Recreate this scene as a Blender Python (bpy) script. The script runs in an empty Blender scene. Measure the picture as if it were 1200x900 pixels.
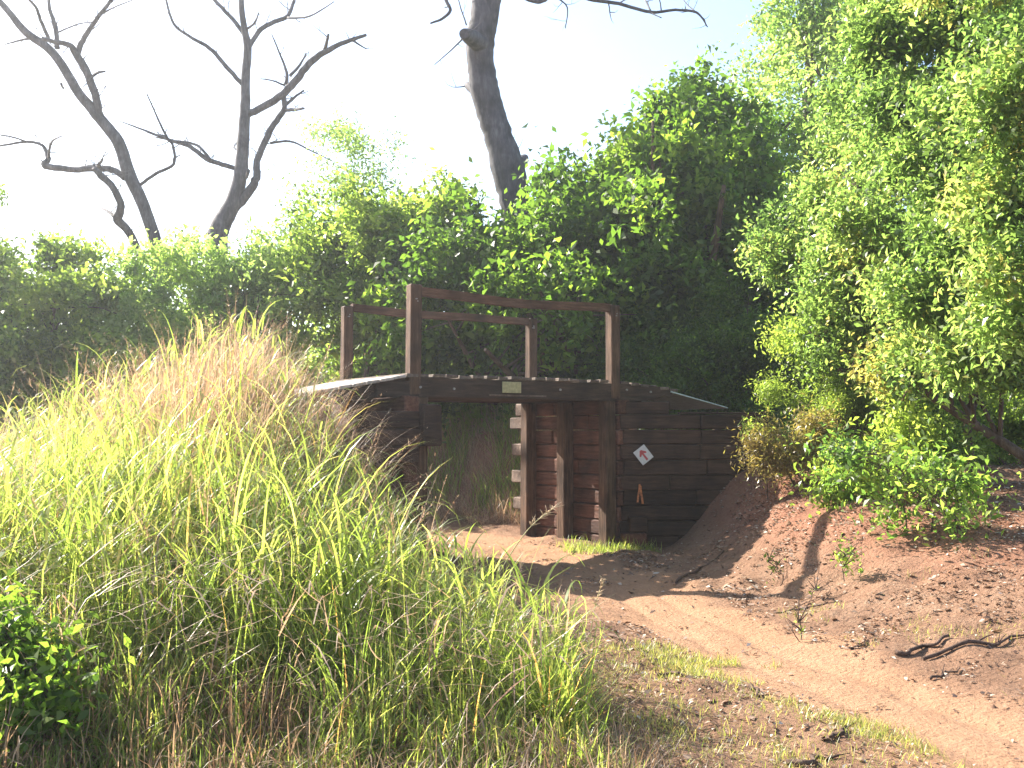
import bpy, math, random
import numpy as np
from mathutils import Vector
SC = bpy.context.scene
COL = SC.collection
R = math.radians

# ------------------------------------------------------------------ camera
EYE = 1.58
FPX, HOR = 1210.3, 502.2          # focal length and horizon row measured on the 1200 px wide photograph
PITCH = math.atan((HOR - 450) / FPX)
cam = bpy.data.cameras.new('camera'); cam.sensor_width = 36; cam.lens = 36 * FPX / 1200
cam.clip_end = 2000; cam.clip_start = 0.05
co = bpy.data.objects.new('camera', cam); COL.objects.link(co)
co.location = (0, 0, EYE); co.rotation_euler = (R(90) + PITCH, 0, 0)
SC.camera = co
# ------------------------------------------------------------------ sky, sun, exposure
SUN_EL, SUN_AZ = 34.0, 52.0       # azimuth: degrees to the left of straight ahead
w = bpy.data.worlds.new('World'); SC.world = w; w.use_nodes = True
nt = w.node_tree; bg = nt.nodes['Background']
sky = nt.nodes.new('ShaderNodeTexSky'); sky.sky_type = 'NISHITA'; sky.sun_disc = False
sky.sun_elevation = R(SUN_EL); sky.sun_rotation = R(-SUN_AZ)
sky.air_density = 1.0; sky.dust_density = 1.4; sky.ozone_density = 1.0
nt.links.new(sky.outputs[0], bg.inputs[0]); bg.inputs[1].default_value = 0.095
sl = bpy.data.lights.new('sun', 'SUN'); sl.energy = 5.0; sl.angle = R(0.5); sl.color = (1, .93, .82)
so = bpy.data.objects.new('sun', sl); COL.objects.link(so)
d = Vector((-math.sin(R(SUN_AZ)) * math.cos(R(SUN_EL)), math.cos(R(SUN_AZ)) * math.cos(R(SUN_EL)), math.sin(R(SUN_EL))))
so.rotation_euler = d.to_track_quat('Z', 'Y').to_euler(); so.location = (-15, 15, 15)
SC.view_settings.view_transform = 'Standard'; SC.view_settings.look = 'None'
SC.view_settings.exposure = 1.9; SC.view_settings.gamma = 1
SC.render.engine = 'CYCLES'
SC.cycles.max_bounces = 12; SC.cycles.diffuse_bounces = 7; SC.cycles.transmission_bounces = 8; SC.cycles.transparent_max_bounces = 8

# ------------------------------------------------------------------ helpers
def at(px, py, Y):
    """a point at depth Y (metres ahead) seen at photo pixel px,py (used to read sizes off the photograph)"""
    a = PITCH; x = (px - 600) / FPX; y = (450 - py) / FPX
    dy = math.cos(a) - y * math.sin(a); dz = math.sin(a) + y * math.cos(a)
    t = Y / dy
    return Vector((x * t, Y, EYE + dz * t))

def tag(o, label=None, cat=None, group=None, kind=None):
    if label: o['label'] = label
    if cat: o['category'] = cat
    if group: o['group'] = group
    if kind: o['kind'] = kind
    return o

def empty(name, loc=(0, 0, 0), rz=0):
    o = bpy.data.objects.new(name, None); COL.objects.link(o)
    o.location = loc; o.rotation_euler = (0, 0, rz); return o

def np_mesh(name, V, F, mat, parent=None, attrs=None, smooth=False):
    """V (n,3) F (m,k) arrays, local coordinates of the parent"""
    me = bpy.data.meshes.new(name)
    V = np.asarray(V, np.float32); F = np.asarray(F, np.int32)
    me.vertices.add(len(V)); me.vertices.foreach_set('co', V.ravel())
    k = F.shape[1]
    me.loops.add(F.size); me.loops.foreach_set('vertex_index', F.ravel())
    me.polygons.add(len(F))
    me.polygons.foreach_set('loop_start', np.arange(0, F.size, k, dtype=np.int32))
    me.polygons.foreach_set('loop_total', np.full(len(F), k, np.int32))
    if smooth: me.polygons.foreach_set('use_smooth', np.ones(len(F), bool))
    for an, (dom, arr) in (attrs or {}).items():
        a = me.attributes.new(an, 'FLOAT', dom); a.data.foreach_set('value', np.asarray(arr, np.float32).ravel())
    me.update(); me.validate()
    me.materials.append(mat)
    o = bpy.data.objects.new(name, me); COL.objects.link(o)
    if parent: o.parent = parent
    return o

class MB:
    """collects boxes and tubes with mixed face sizes into one mesh"""
    def __init__(s): s.v = []; s.f = []; s.sm = []
    def box(s, c, size, ax=None, jit=0, bev=0.008, rnd=None):
        """c centre, size (a,b,c) along axes ax (3 vectors); edges chamfered by bev"""
        ax = ax or (Vector((1, 0, 0)), Vector((0, 1, 0)), Vector((0, 0, 1)))
        c = Vector(c); h = [x / 2 for x in size]; b = min(bev, min(h) * .5)
        base = len(s.v); idx = {}
        rr = rnd or random
        for sx in (-1, 1):
            for sy in (-1, 1):
                for sz in (-1, 1):
                    j = Vector((rr.uniform(-jit, jit), rr.uniform(-jit, jit), rr.uniform(-jit, jit)))
                    for k in range(3):
                        e = [sx * (h[0] - b), sy * (h[1] - b), sz * (h[2] - b)]
                        e[k] = (sx, sy, sz)[k] * h[k]
                        p = c + ax[0] * e[0] + ax[1] * e[1] + ax[2] * e[2] + j
                        idx[(sx, sy, sz, k)] = len(s.v); s.v.append(p)
        def I(*a): return idx[a]
        for k in range(3):
            o1, o2 = [(1, 2), (0, 2), (0, 1)][k]
            for sg in (-1, 1):
                q = []
                for a_, b_ in ((-1, -1), (1, -1), (1, 1), (-1, 1)):
                    t = [0, 0, 0]; t[k] = sg; t[o1] = a_; t[o2] = b_; q.append(I(*t, k))
                s.f.append(q)
        for k in range(3):                       # edges along axis k
            o1, o2 = [(1, 2), (0, 2), (0, 1)][k]
            for a_ in (-1, 1):
                for b_ in (-1, 1):
                    t0 = [0, 0, 0]; t1 = [0, 0, 0]
                    t0[k] = -1; t1[k] = 1; t0[o1] = t1[o1] = a_; t0[o2] = t1[o2] = b_
                    s.f.append([I(*t0, o1), I(*t1, o1), I(*t1, o2), I(*t0, o2)])
        for sx in (-1, 1):
            for sy in (-1, 1):
                for sz in (-1, 1):
                    s.f.append([I(sx, sy, sz, 0), I(sx, sy, sz, 1), I(sx, sy, sz, 2)])
        s.sm += [False] * (6 + 12 + 8)
    def prism(s, pts, z0, z1, tf):
        """polygon pts (2D) extruded from z0 to z1, placed with tf(x,y,z)"""
        b = len(s.v); n = len(pts)
        for z in (z0, z1):
            for p in pts: s.v.append(Vector(tf(p[0], p[1], z)))
        s.f.append([b + i for i in range(n)][::-1]); s.f.append([b + n + i for i in range(n)])
        for i in range(n):
            j = (i + 1) % n; s.f.append([b + i, b + j, b + n + j, b + n + i])
        s.sm += [False] * (n + 2)
    def tube(s, pts, rad, n=8, rough=0.0, rnd=random, cap=True):
        pts = [Vector(p) for p in pts]; m = len(pts)
        b = len(s.v); prev = None
        ph = [rnd.uniform(-1, 1) for _ in range(n)]
        for i, p in enumerate(pts):
            t = (pts[min(i + 1, m - 1)] - pts[max(i - 1, 0)]).normalized()
            if prev is None:
                a = t.orthogonal().normalized()
            else:
                a = (prev - t * prev.dot(t)); a = a.normalized() if a.length > 1e-6 else t.orthogonal().normalized()
            prev = a; c = t.cross(a)
            for k in range(n):
                an = 2 * math.pi * k / n
                r = rad[i] * (1 + rough * (ph[k] * .6 + rnd.uniform(-.5, .5)))
                s.v.append(p + (a * math.cos(an) + c * math.sin(an)) * r)
        for i in range(m - 1):
            for k in range(n):
                k2 = (k + 1) % n
                s.f.append([b + i * n + k, b + i * n + k2, b + (i + 1) * n + k2, b + (i + 1) * n + k]); s.sm.append(True)
        if cap:
            s.f.append([b + k for k in range(n)][::-1]); s.f.append([b + (m - 1) * n + k for k in range(n)]); s.sm += [False, False]
    def build(s, name, mat, parent=None, origin=None):
        me = bpy.data.meshes.new(name)
        O = Vector(origin) if origin is not None else Vector((0, 0, 0))
        me.from_pydata([tuple(v - O) for v in s.v], [], s.f); me.update()
        me.polygons.foreach_set('use_smooth', s.sm)
        me.materials.append(mat)
        o = bpy.data.objects.new(name, me); COL.objects.link(o)
        if parent: o.parent = parent
        elif origin is not None: o.location = O
        return o

def smooth_path(pts, rad, sub=4, wob=0.0, rnd=random):
    """Catmull-Rom through pts with radii"""
    P = [Vector(p) for p in pts]; out = []; ro = []
    n = len(P)
    for i in range(n - 1):
        p0 = P[max(i - 1, 0)]; p1 = P[i]; p2 = P[i + 1]; p3 = P[min(i + 2, n - 1)]
        for k in range(sub):
            t = k / sub
            q = .5 * ((2 * p1) + (p2 - p0) * t + (2 * p0 - 5 * p1 + 4 * p2 - p3) * t * t + (3 * p1 - p0 - 3 * p2 + p3) * t ** 3)
            r = rad[i] * (1 - t) + rad[i + 1] * t
            if wob and (i or k): q = q + Vector((rnd.uniform(-1, 1), rnd.uniform(-1, 1), rnd.uniform(-1, 1))) * wob * r
            out.append(q); ro.append(r)
    out.append(P[-1]); ro.append(rad[-1])
    return out, ro

def sstep(a, b, x):
    t = np.clip((x - a) / (b - a), 0, 1); return t * t * (3 - 2 * t)

def vnoise(x, y, seed=0):
    """smooth value noise on numpy arrays"""
    def h(i, j):
        n = (i * 374761393 + j * 668265263 + seed * 144665) & 0xffffffff
        n = ((n ^ (n >> 13)) * 1274126177) & 0xffffffff
        return ((n ^ (n >> 16)) & 0xffff) / 65535.0
    x = np.asarray(x, float); y = np.asarray(y, float)
    i = np.floor(x).astype(np.int64); j = np.floor(y).astype(np.int64)
    fx = x - i; fy = y - j; fx = fx * fx * (3 - 2 * fx); fy = fy * fy * (3 - 2 * fy)
    return (h(i, j) * (1 - fx) + h(i + 1, j) * fx) * (1 - fy) + (h(i, j + 1) * (1 - fx) + h(i + 1, j + 1) * fx) * fy
def fbm(x, y, seed=0, o=4):
    s = 0; a = .5
    for k in range(o):
        s = s + a * vnoise(x * 2 ** k, y * 2 ** k, seed + k * 7); a *= .5
    return s

# ------------------------------------------------------------------ materials
def new_mat(name):
    m = bpy.data.materials.new(name); m.use_nodes = True
    return m, m.node_tree, m.node_tree.nodes['Principled BSDF']
def ramp(nt, stops):
    r = nt.nodes.new('ShaderNodeValToRGB'); e = r.color_ramp.elements
    while len(e) < len(stops): e.new(.5)
    for i, (p, c) in enumerate(stops): e[i].position = p; e[i].color = (*c, 1)
    return r
def leaf_mat(name, stops, trans=.58, rough=.42, tmul=(1.0, 1.05, .55), spec=.5):
    m, nt, p = new_mat(name); L = nt.links
    a = nt.nodes.new('ShaderNodeAttribute'); a.attribute_name = 'tone'
    r = ramp(nt, stops); L.new(a.outputs['Fac'], r.inputs[0])
    L.new(r.outputs[0], p.inputs['Base Color']); p.inputs['Roughness'].default_value = rough
    p.inputs['Specular IOR Level'].default_value = spec
    t = nt.nodes.new('ShaderNodeBsdfTranslucent')
    mul = nt.nodes.new('ShaderNodeVectorMath'); mul.operation = 'MULTIPLY'; mul.inputs[1].default_value = [x * 3.2 for x in tmul]
    L.new(r.outputs[0], mul.inputs[0]); L.new(mul.outputs[0], t.inputs[0])
    mx = nt.nodes.new('ShaderNodeMixShader'); mx.inputs[0].default_value = trans
    L.new(p.outputs[0], mx.inputs[1]); L.new(t.outputs[0], mx.inputs[2])
    L.new(mx.outputs[0], nt.nodes['Material Output'].inputs[0])
    return m
def wood_mat(name, c0, c1, c2, grain=(1, 1, 14), scale=3.0, rough=.75, bump=.9):
    """grain: texture stretch; small value along the timber's length"""
    m, nt, p = new_mat(name); L = nt.links
    tc = nt.nodes.new('ShaderNodeTexCoord'); mp = nt.nodes.new('ShaderNodeMapping'); mp.inputs['Scale'].default_value = grain
    L.new(tc.outputs['Object'], mp.inputs[0])
    n = nt.nodes.new('ShaderNodeTexNoise'); n.inputs['Scale'].default_value = scale; n.inputs['Detail'].default_value = 9; n.inputs['Roughness'].default_value = .74; n.inputs['Distortion'].default_value = .35
    L.new(mp.outputs[0], n.inputs[0])
    n2 = nt.nodes.new('ShaderNodeTexNoise'); n2.inputs['Scale'].default_value = 2.6; n2.inputs['Detail'].default_value = 6
    L.new(tc.outputs['Object'], n2.inputs[0])
    r = ramp(nt, [(.3, c0), (.52, c1), (.72, c2)]); L.new(n.outputs[0], r.inputs[0])
    geo = nt.nodes.new('ShaderNodeNewGeometry')
    mth = nt.nodes.new('ShaderNodeMapRange'); mth.inputs[1].default_value = .3; mth.inputs[2].default_value = .7; mth.inputs[3].default_value = .5; mth.inputs[4].default_value = 1.5
    L.new(n2.outputs[0], mth.inputs[0])
    isl = nt.nodes.new('ShaderNodeMapRange'); isl.inputs[3].default_value = .7; isl.inputs[4].default_value = 1.3
    L.new(geo.outputs['Random Per Island'], isl.inputs[0])
    mm = nt.nodes.new('ShaderNodeMath'); mm.operation = 'MULTIPLY'; L.new(mth.outputs[0], mm.inputs[0]); L.new(isl.outputs[0], mm.inputs[1])
    vm = nt.nodes.new('ShaderNodeVectorMath'); vm.operation = 'SCALE'; L.new(r.outputs[0], vm.inputs[0]); L.new(mm.outputs[0], vm.inputs['Scale'])
    L.new(vm.outputs[0], p.inputs['Base Color']); p.inputs['Roughness'].default_value = rough
    p.inputs['Specular IOR Level'].default_value = .25
    b = nt.nodes.new('ShaderNodeBump'); b.inputs['Strength'].default_value = bump; b.inputs['Distance'].default_value = .02
    L.new(n.outputs[0], b.inputs['Height']); L.new(b.outputs[0], p.inputs['Normal'])
    return m
def plain(name, c, rough=.6, var=.15, scale=20):
    m, nt, p = new_mat(name); L = nt.links
    tc = nt.nodes.new('ShaderNodeTexCoord')
    n = nt.nodes.new('ShaderNodeTexNoise'); n.inputs['Scale'].default_value = scale; n.inputs['Detail'].default_value = 6
    L.new(tc.outputs['Object'], n.inputs[0])
    r = ramp(nt, [(.3, tuple(x * (1 - var) for x in c)), (.7, tuple(min(1, x * (1 + var)) for x in c))])
    L.new(n.outputs[0], r.inputs[0]); L.new(r.outputs[0], p.inputs['Base Color']); p.inputs['Roughness'].default_value = rough
    return m

M = {}
# timbers: bridge objects are in the bridge's own frame: x along the deck, y across, z up
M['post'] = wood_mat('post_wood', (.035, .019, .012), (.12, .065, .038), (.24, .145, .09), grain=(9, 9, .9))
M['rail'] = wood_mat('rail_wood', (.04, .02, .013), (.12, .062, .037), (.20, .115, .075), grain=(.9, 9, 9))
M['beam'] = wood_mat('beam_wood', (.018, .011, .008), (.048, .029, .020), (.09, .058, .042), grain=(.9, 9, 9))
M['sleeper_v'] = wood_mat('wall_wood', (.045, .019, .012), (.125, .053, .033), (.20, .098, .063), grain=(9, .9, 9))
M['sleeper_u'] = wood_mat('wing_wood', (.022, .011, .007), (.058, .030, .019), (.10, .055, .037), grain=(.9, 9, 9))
M['plank'] = wood_mat('deck_wood', (.07, .05, .038), (.16, .12, .09), (.30, .24, .19), grain=(9, .8, 9))
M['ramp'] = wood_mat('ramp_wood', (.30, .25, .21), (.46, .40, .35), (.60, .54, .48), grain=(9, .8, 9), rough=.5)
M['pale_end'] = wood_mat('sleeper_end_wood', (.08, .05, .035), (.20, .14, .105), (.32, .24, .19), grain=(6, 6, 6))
M['plate'] = plain('plate_paint', (.42, .38, .20), .6, .25, 30)
M['sign_white'] = plain('sign_white', (.62, .60, .58), .45, .08, 25)
M['sign_red'] = plain('sign_red', (.50, .07, .07), .5, .15, 30)
M['orange'] = plain('ribbon_orange', (.42, .13, .035), .7, .45, 40)
M['steel'] = plain('bolt_steel', (.35, .33, .30), .45, .3, 60)
M['sheet'] = plain('sheet_metal', (.50, .56, .50), .4, .15, 12)
M['deadbark'] = wood_mat('dead_bark', (.034, .032, .037), (.075, .071, .080), (.14, .135, .148), grain=(5, 5, 1.2), scale=2.5, bump=1.0, rough=.85)
M['bark'] = wood_mat('bark', (.045, .03, .022), (.11, .075, .055), (.20, .15, .11), grain=(7, 7, 1.2), scale=3, bump=1.0, rough=.85)
M['stick'] = wood_mat('stick_bark', (.05, .03, .022), (.11, .068, .05), (.20, .135, .10), grain=(4, 4, 4), scale=6, bump=.9, rough=.85)

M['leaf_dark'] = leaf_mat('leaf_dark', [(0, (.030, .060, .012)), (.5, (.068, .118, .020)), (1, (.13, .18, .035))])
M['leaf_mid'] = leaf_mat('leaf_mid', [(0, (.055, .090, .022)), (.5, (.115, .165, .038)), (1, (.19, .23, .06))])
M['leaf_bright'] = leaf_mat('leaf_bright', [(0, (.05, .088, .028)), (.5, (.11, .165, .048)), (.9, (.18, .225, .075)), (1, (.29, .25, .09))], rough=.36, tmul=(.95, 1.0, .65))
M['leaf_pale'] = leaf_mat('leaf_pale', [(0, (.07, .12, .04)), (.5, (.13, .19, .065)), (1, (.23, .28, .11))])
M['leaf_dry'] = leaf_mat('leaf_dry', [(0, (.13, .09, .04)), (.5, (.22, .17, .07)), (1, (.20, .22, .06))], trans=.35)
M['leaf_lime'] = leaf_mat('leaf_lime', [(0, (.06, .11, .03)), (.5, (.12, .18, .045)), (1, (.23, .28, .08))])
M['grass'] = leaf_mat('grass_blade', [(0, (.07, .11, .03)), (.4, (.16, .21, .055)), (.7, (.27, .29, .10)), (.88, (.42, .36, .17)), (1, (.42, .24, .11))], trans=.52, rough=.38, tmul=(.90, .92, .5))
M['grass_dry'] = leaf_mat('dry_grass_blade', [(0, (.10, .06, .04)), (.4, (.27, .18, .11)), (.75, (.46, .34, .24)), (1, (.38, .22, .14))], trans=.35, rough=.5, tmul=(.62, .58, .5))
M['grass_short'] = leaf_mat('short_grass_blade', [(0, (.10, .13, .03)), (.3, (.19, .21, .06)), (.6, (.32, .28, .12)), (1, (.36, .26, .14))], trans=.35)
M['litter'] = leaf_mat('litter_leaf', [(0, (.04, .022, .015)), (.35, (.13, .07, .045)), (.7, (.32, .22, .15)), (1, (.55, .47, .39))], trans=.08, rough=.6, tmul=(.5, .4, .3))

# ------------------------------------------------------------------ the lie of the land
TH = 0.562; U = np.array([math.cos(TH), math.sin(TH)]); VV = np.array([-math.sin(TH), math.cos(TH)]); BO = np.array([-1.196, 12.41])
DECK = EYE + .655
def uv(x, y):
    dx = x - BO[0]; dy = y - BO[1]
    return dx * U[0] + dy * U[1], dx * VV[0] + dy * VV[1]
TRAIL = np.array([(-9, 25), (-5.5, 21.6), (-3.2, 18.9), (-1.75, 16.9), (-.6, 15.2), (.25, 13.7), (.80, 12.1), (1.15, 10.6), (1.45, 9.0), (1.75, 7.6), (2.15, 6.3), (2.6, 4.9), (3.1, 3.0), (3.3, 0), (3.3, -30)], float)
def trail_sd(x, y):
    """signed distance to the trail's centre line: negative on its left (as seen from the camera)"""
    x = np.asarray(x, float); y = np.asarray(y, float)
    best = np.full(x.shape, 1e9); sg = np.zeros(x.shape)
    for a, b in zip(TRAIL[:-1], TRAIL[1:]):
        ab = b - a; L2 = ab @ ab
        t = np.clip(((x - a[0]) * ab[0] + (y - a[1]) * ab[1]) / L2, 0, 1)
        px = a[0] + ab[0] * t; py = a[1] + ab[1] * t
        dd = np.hypot(x - px, y - py); cr = ab[0] * (y - a[1]) - ab[1] * (x - a[0])
        m = dd < best; best = np.where(m, dd, best); sg = np.where(m, np.where(cr > 0, 1, -1), sg)
    return best * sg
def ground_parts(x, y):
    x = np.asarray(x, float); y = np.asarray(y, float)
    sd = trail_sd(x, y); u, v = uv(x, y)
    # left embankment
    inner = np.interp(y, [-30, 4.8, 6.4, 7.4, 9.2, 10.7, 12.2, 16, 30], [2.5, 2.25, 1.85, 1.75, 1.8, 2.05, 2.0, 1.3, 1.3])
    dl = -sd - inner
    hl = np.interp(y, [-30, 4.2, 6, 8, 10, 11.5, 13, 40], [0, .0, .30, .95, 1.6, 1.95, 2.0, 2.0])
    fall = 1 - .62 * sstep(2.2, 5.6, -x - .0 * y) * (1 - sstep(16, 22, y))
    wdt = np.interp(y, [4, 9, 11.5, 13, 30], [2.2, 2.2, 1.9, .9, 1.6])
    left = hl * fall * sstep(0, 1, dl / wdt)
    # right bank
    dr = sd - np.interp(y, [-30, 5, 7, 9, 11, 13, 14.5, 17, 30], [.6, .5, .55, .7, .85, 1.4, 1.9, 1.5, 1.3])
    hr = np.interp(y, [-30, 3, 5, 8, 11, 13.5, 14.6, 15.5, 40], [.02, .03, .10, .42, .86, 1.0, 1.25, 1.5, 1.6])
    far = sstep(3.4, 5.0, x) * (y > 13)
    hr = np.where(y > 13, hr * (1 - far) + 1.05 * far, hr)
    wr = np.interp(y, [4, 9, 12, 14, 16], [3.0, 2.2, 1.9, 1.35, 1.0])
    right = hr * sstep(0, 1, dr / wr)
    # retaining walls cut the ground at the bridge
    inz = (v > -.35) & (v < 2.35)
    right = np.where(inz & (u < 3.18) & (u > 1), 0, right)
    right = np.where(inz & (u >= 3.18) & (u < 6) & (y > 14.25), np.maximum(right, 1.5), right)
    left = np.where(inz & (u > -.10), 0, left)
    return sd, left, right
def ground_z(x, y):
    x = np.asarray(x, float); y = np.asarray(y, float)
    sd, left, right = ground_parts(x, y)
    z = left + right
    bump = (fbm(x * 1.1, y * 1.1, 3) - .5) * .20 + (fbm(x * 3.5, y * 3.5, 9, 3) - .5) * .12
    rut = sstep(.35, .95, np.abs(sd))
    z = z + bump * (.25 + .75 * rut) - .05 * (1 - sstep(.2, .8, np.abs(sd)))
    wob_ = (fbm(x * .9, y * .9, 31) - .5) * .25
    for off in (-.24, .20):                                         # two shallow worn wheel lines
        z = z - .022 * np.exp(-((sd + wob_ - off) / .07) ** 2) * (y < 13)
    far = sstep(60, 200, np.hypot(x, y))
    return z * (1 - far) + far * .5

def warp(n, lo, hi, c, fine):
    t = np.linspace(-1, 1, n); s = np.sinh(t * fine) / np.sinh(fine)
    return np.where(s < 0, c + s * (c - lo), c + s * (hi - c))
gx = warp(640, -600, 600, .8, 7.2); gy = warp(700, -300, 900, 9.0, 7.0)
GX, GY = np.meshgrid(gx, gy); GZ = ground_z(GX, GY)
sd, gl, gr = ground_parts(GX, GY)
nx, ny = len(gx), len(gy)
idx = np.arange(nx * ny).reshape(ny, nx)
F = np.stack([idx[:-1, :-1], idx[:-1, 1:], idx[1:, 1:], idx[1:, :-1]], -1).reshape(-1, 4)
path = 1 - sstep(.45, .85, np.abs(sd) + (fbm(GX * 2.2, GY * 2.2, 21) - .5) * .7)
redm = sstep(.15, .6, gr) * (1 - sstep(4.2, 6.0, GX + (fbm(GX, GY, 5) - .5) * 2)) * sstep(7, 9.5, GY)
mg, nt, p = new_mat('soil'); L = nt.links
tc = nt.nodes.new('ShaderNodeTexCoord')
n1 = nt.nodes.new('ShaderNodeTexNoise'); n1.inputs['Scale'].default_value = 1.7; n1.inputs['Detail'].default_value = 8; n1.inputs['Roughness'].default_value = .7
n2 = nt.nodes.new('ShaderNodeTexNoise'); n2.inputs['Scale'].default_value = 22; n2.inputs['Detail'].default_value = 8; n2.inputs['Roughness'].default_value = .7
n3 = nt.nodes.new('ShaderNodeTexVoronoi'); n3.inputs['Scale'].default_value = 34
for q in (n1, n2, n3): L.new(tc.outputs['Object'], q.inputs[0])
r_lit = ramp(nt, [(.25, (.13, .07, .042)), (.5, (.26, .15, .095)), (.75, (.37, .25, .17))])
r_pth = ramp(nt, [(.25, (.29, .155, .088)), (.5, (.41, .235, .14)), (.75, (.50, .315, .20))])
r_red = ramp(nt, [(.25, (.15, .062, .038)), (.5, (.29, .14, .088)), (.75, (.40, .225, .15))])
mixn = nt.nodes.new('ShaderNodeMath'); mixn.operation = 'ADD'; mixn.use_clamp = False
hm = nt.nodes.new('ShaderNodeMath'); hm.operation = 'MULTIPLY'; hm.inputs[1].default_value = .5
hm2 = nt.nodes.new('ShaderNodeMath'); hm2.operation = 'MULTIPLY'; hm2.inputs[1].default_value = .5
L.new(n1.outputs[0], hm.inputs[0]); L.new(n2.outputs[0], hm2.inputs[0]); L.new(hm.outputs[0], mixn.inputs[0]); L.new(hm2.outputs[0], mixn.inputs[1])
for q in (r_lit, r_pth, r_red): L.new(mixn.outputs[0], q.inputs[0])
def attr(nm):
    a = nt.nodes.new('ShaderNodeAttribute'); a.attribute_name = nm; return a.outputs['Fac']
mA = nt.nodes.new('ShaderNodeMix'); mA.data_type = 'RGBA'; mB = nt.nodes.new('ShaderNodeMix'); mB.data_type = 'RGBA'
L.new(attr('red'), mA.inputs[0]); L.new(r_lit.outputs[0], mA.inputs[6]); L.new(r_red.outputs[0], mA.inputs[7])
L.new(attr('path'), mB.inputs[0]); L.new(mA.outputs[2], mB.inputs[6]); L.new(r_pth.outputs[0], mB.inputs[7])
L.new(mB.outputs[2], p.inputs['Base Color']); p.inputs['Roughness'].default_value = .95; p.inputs['Specular IOR Level'].default_value = .15
b1 = nt.nodes.new('ShaderNodeBump'); b1.inputs['Strength'].default_value = .9; b1.inputs['Distance'].default_value = .06
b2 = nt.nodes.new('ShaderNodeBump'); b2.inputs['Strength'].default_value = .35; b2.inputs['Distance'].default_value = .02
L.new(n2.outputs[0], b1.inputs['Height']); L.new(n3.outputs[0], b2.inputs['Height']); L.new(b1.outputs[0], b2.inputs['Normal']); L.new(b2.outputs[0], p.inputs['Normal'])
g = np_mesh('ground', np.stack([GX, GY, GZ], -1).reshape(-1, 3), F, mg, attrs={'path': ('POINT', path), 'red': ('POINT', redm)}, smooth=True)
tag(g, kind='structure', label='red brown soil ground with a worn dirt trail', cat='ground')

# ------------------------------------------------------------------ the footbridge (own frame: x along deck, y across, z up)
rb = random.Random(5)
X_, Y_, Z_ = Vector((1, 0, 0)), Vector((0, 1, 0)), Vector((0, 0, 1))
L_, W_ = 3.02, 1.979
bridge = empty('footbridge', (BO[0], BO[1], 0), TH)
tag(bridge, 'dark timber footbridge with two handrails spanning the dirt trail', 'footbridge')
def part(name, mb, mat, par=bridge, label=None):
    o = mb.build(name, M[mat], par)
    if label: o['label'] = label
    return o
TOPZ = DECK
for yy in (-.02, W_ + .02):                                        # long edge beams
    mb = MB()
    x0, x1 = .04, 4.02
    tf = lambda x, z, y: (x, y, z)
    mb.prism([(x0, TOPZ - .045), (x0, TOPZ - .275), (x1 - .45, TOPZ - .275), (x1, TOPZ - .17), (x1, TOPZ - .10), (x1 - .5, TOPZ - .05)][::-1], yy - .065, yy + .065, tf)
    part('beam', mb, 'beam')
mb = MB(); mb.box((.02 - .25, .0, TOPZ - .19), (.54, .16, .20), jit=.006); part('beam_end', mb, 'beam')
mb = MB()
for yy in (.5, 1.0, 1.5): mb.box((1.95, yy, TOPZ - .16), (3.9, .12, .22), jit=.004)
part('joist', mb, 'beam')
mb = MB(); x = -.12; k = 0
while x < 4.02:                                                    # deck planks laid across
    wd = rb.uniform(.13, .17)
    sag = .10 * max(0, x - 3.05)                                   # the right end dips
    mb.box((x + wd / 2, W_ / 2 + rb.uniform(-.025, .025), TOPZ - .022 - sag + rb.uniform(-.004, .006)), (wd, W_ + .19 + rb.uniform(-.05, .03), .04), jit=.004, bev=.006, rnd=rb)
    x += wd + rb.uniform(.018, .035); k += 1
part('deck', mb, 'plank', label='deck of weathered planks laid across the beams')
posts = [(0, -.02), (L_, -.02), (-.0, W_ + .02), (L_, W_ + .02)]
RH = 1.03
for i, (x, y) in enumerate(posts):
    mb = MB(); h = RH + (.05 if i in (0,) else -.01)
    s = .15 if y < 1 else .14
    tilt = Vector((rb.uniform(-.012, .012), rb.uniform(-.01, .01), 1)).normalized()
    mb.box(Vector((x, y, TOPZ - .25 + (h + .25) / 2)), (s, s, h + .25), (X_, Y_, tilt), jit=.004, bev=.012)
    part('post', mb, 'post')
for y, sag in ((-.02, .035), (W_ + .02, .03)):
    mb = MB(); n = 10; pts = []
    x0, x1 = .07, L_ - .07
    z0 = TOPZ + RH - .03
    base = len(mb.v); hw, hh = .045, .052
    for k in range(n + 1):
        t = k / n; x = x0 + (x1 - x0) * t
        z = z0 - sag * math.sin(math.pi * t) * (1 if y < 1 else .6) + .008 * math.sin(t * 9 + y) - .02 * t
        for a, b in ((-hw, -hh), (hw, -hh), (hw, hh), (-hw, hh)): mb.v.append(Vector((x, y + a, z + b)))
    for k in range(n):
        for j in range(4):
            j2 = (j + 1) % 4; mb.f.append([base + k * 4 + j, base + (k + 1) * 4 + j, base + (k + 1) * 4 + j2, base + k * 4 + j2]); mb.sm.append(False)
    mb.f.append([base, base + 1, base + 2, base + 3]); mb.f.append([base + n * 4 + 3, base + n * 4 + 2, base + n * 4 + 1, base + n * 4]); mb.sm += [False, False]
    part('handrail', mb, 'rail', label='slightly sagging timber handrail')
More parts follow.
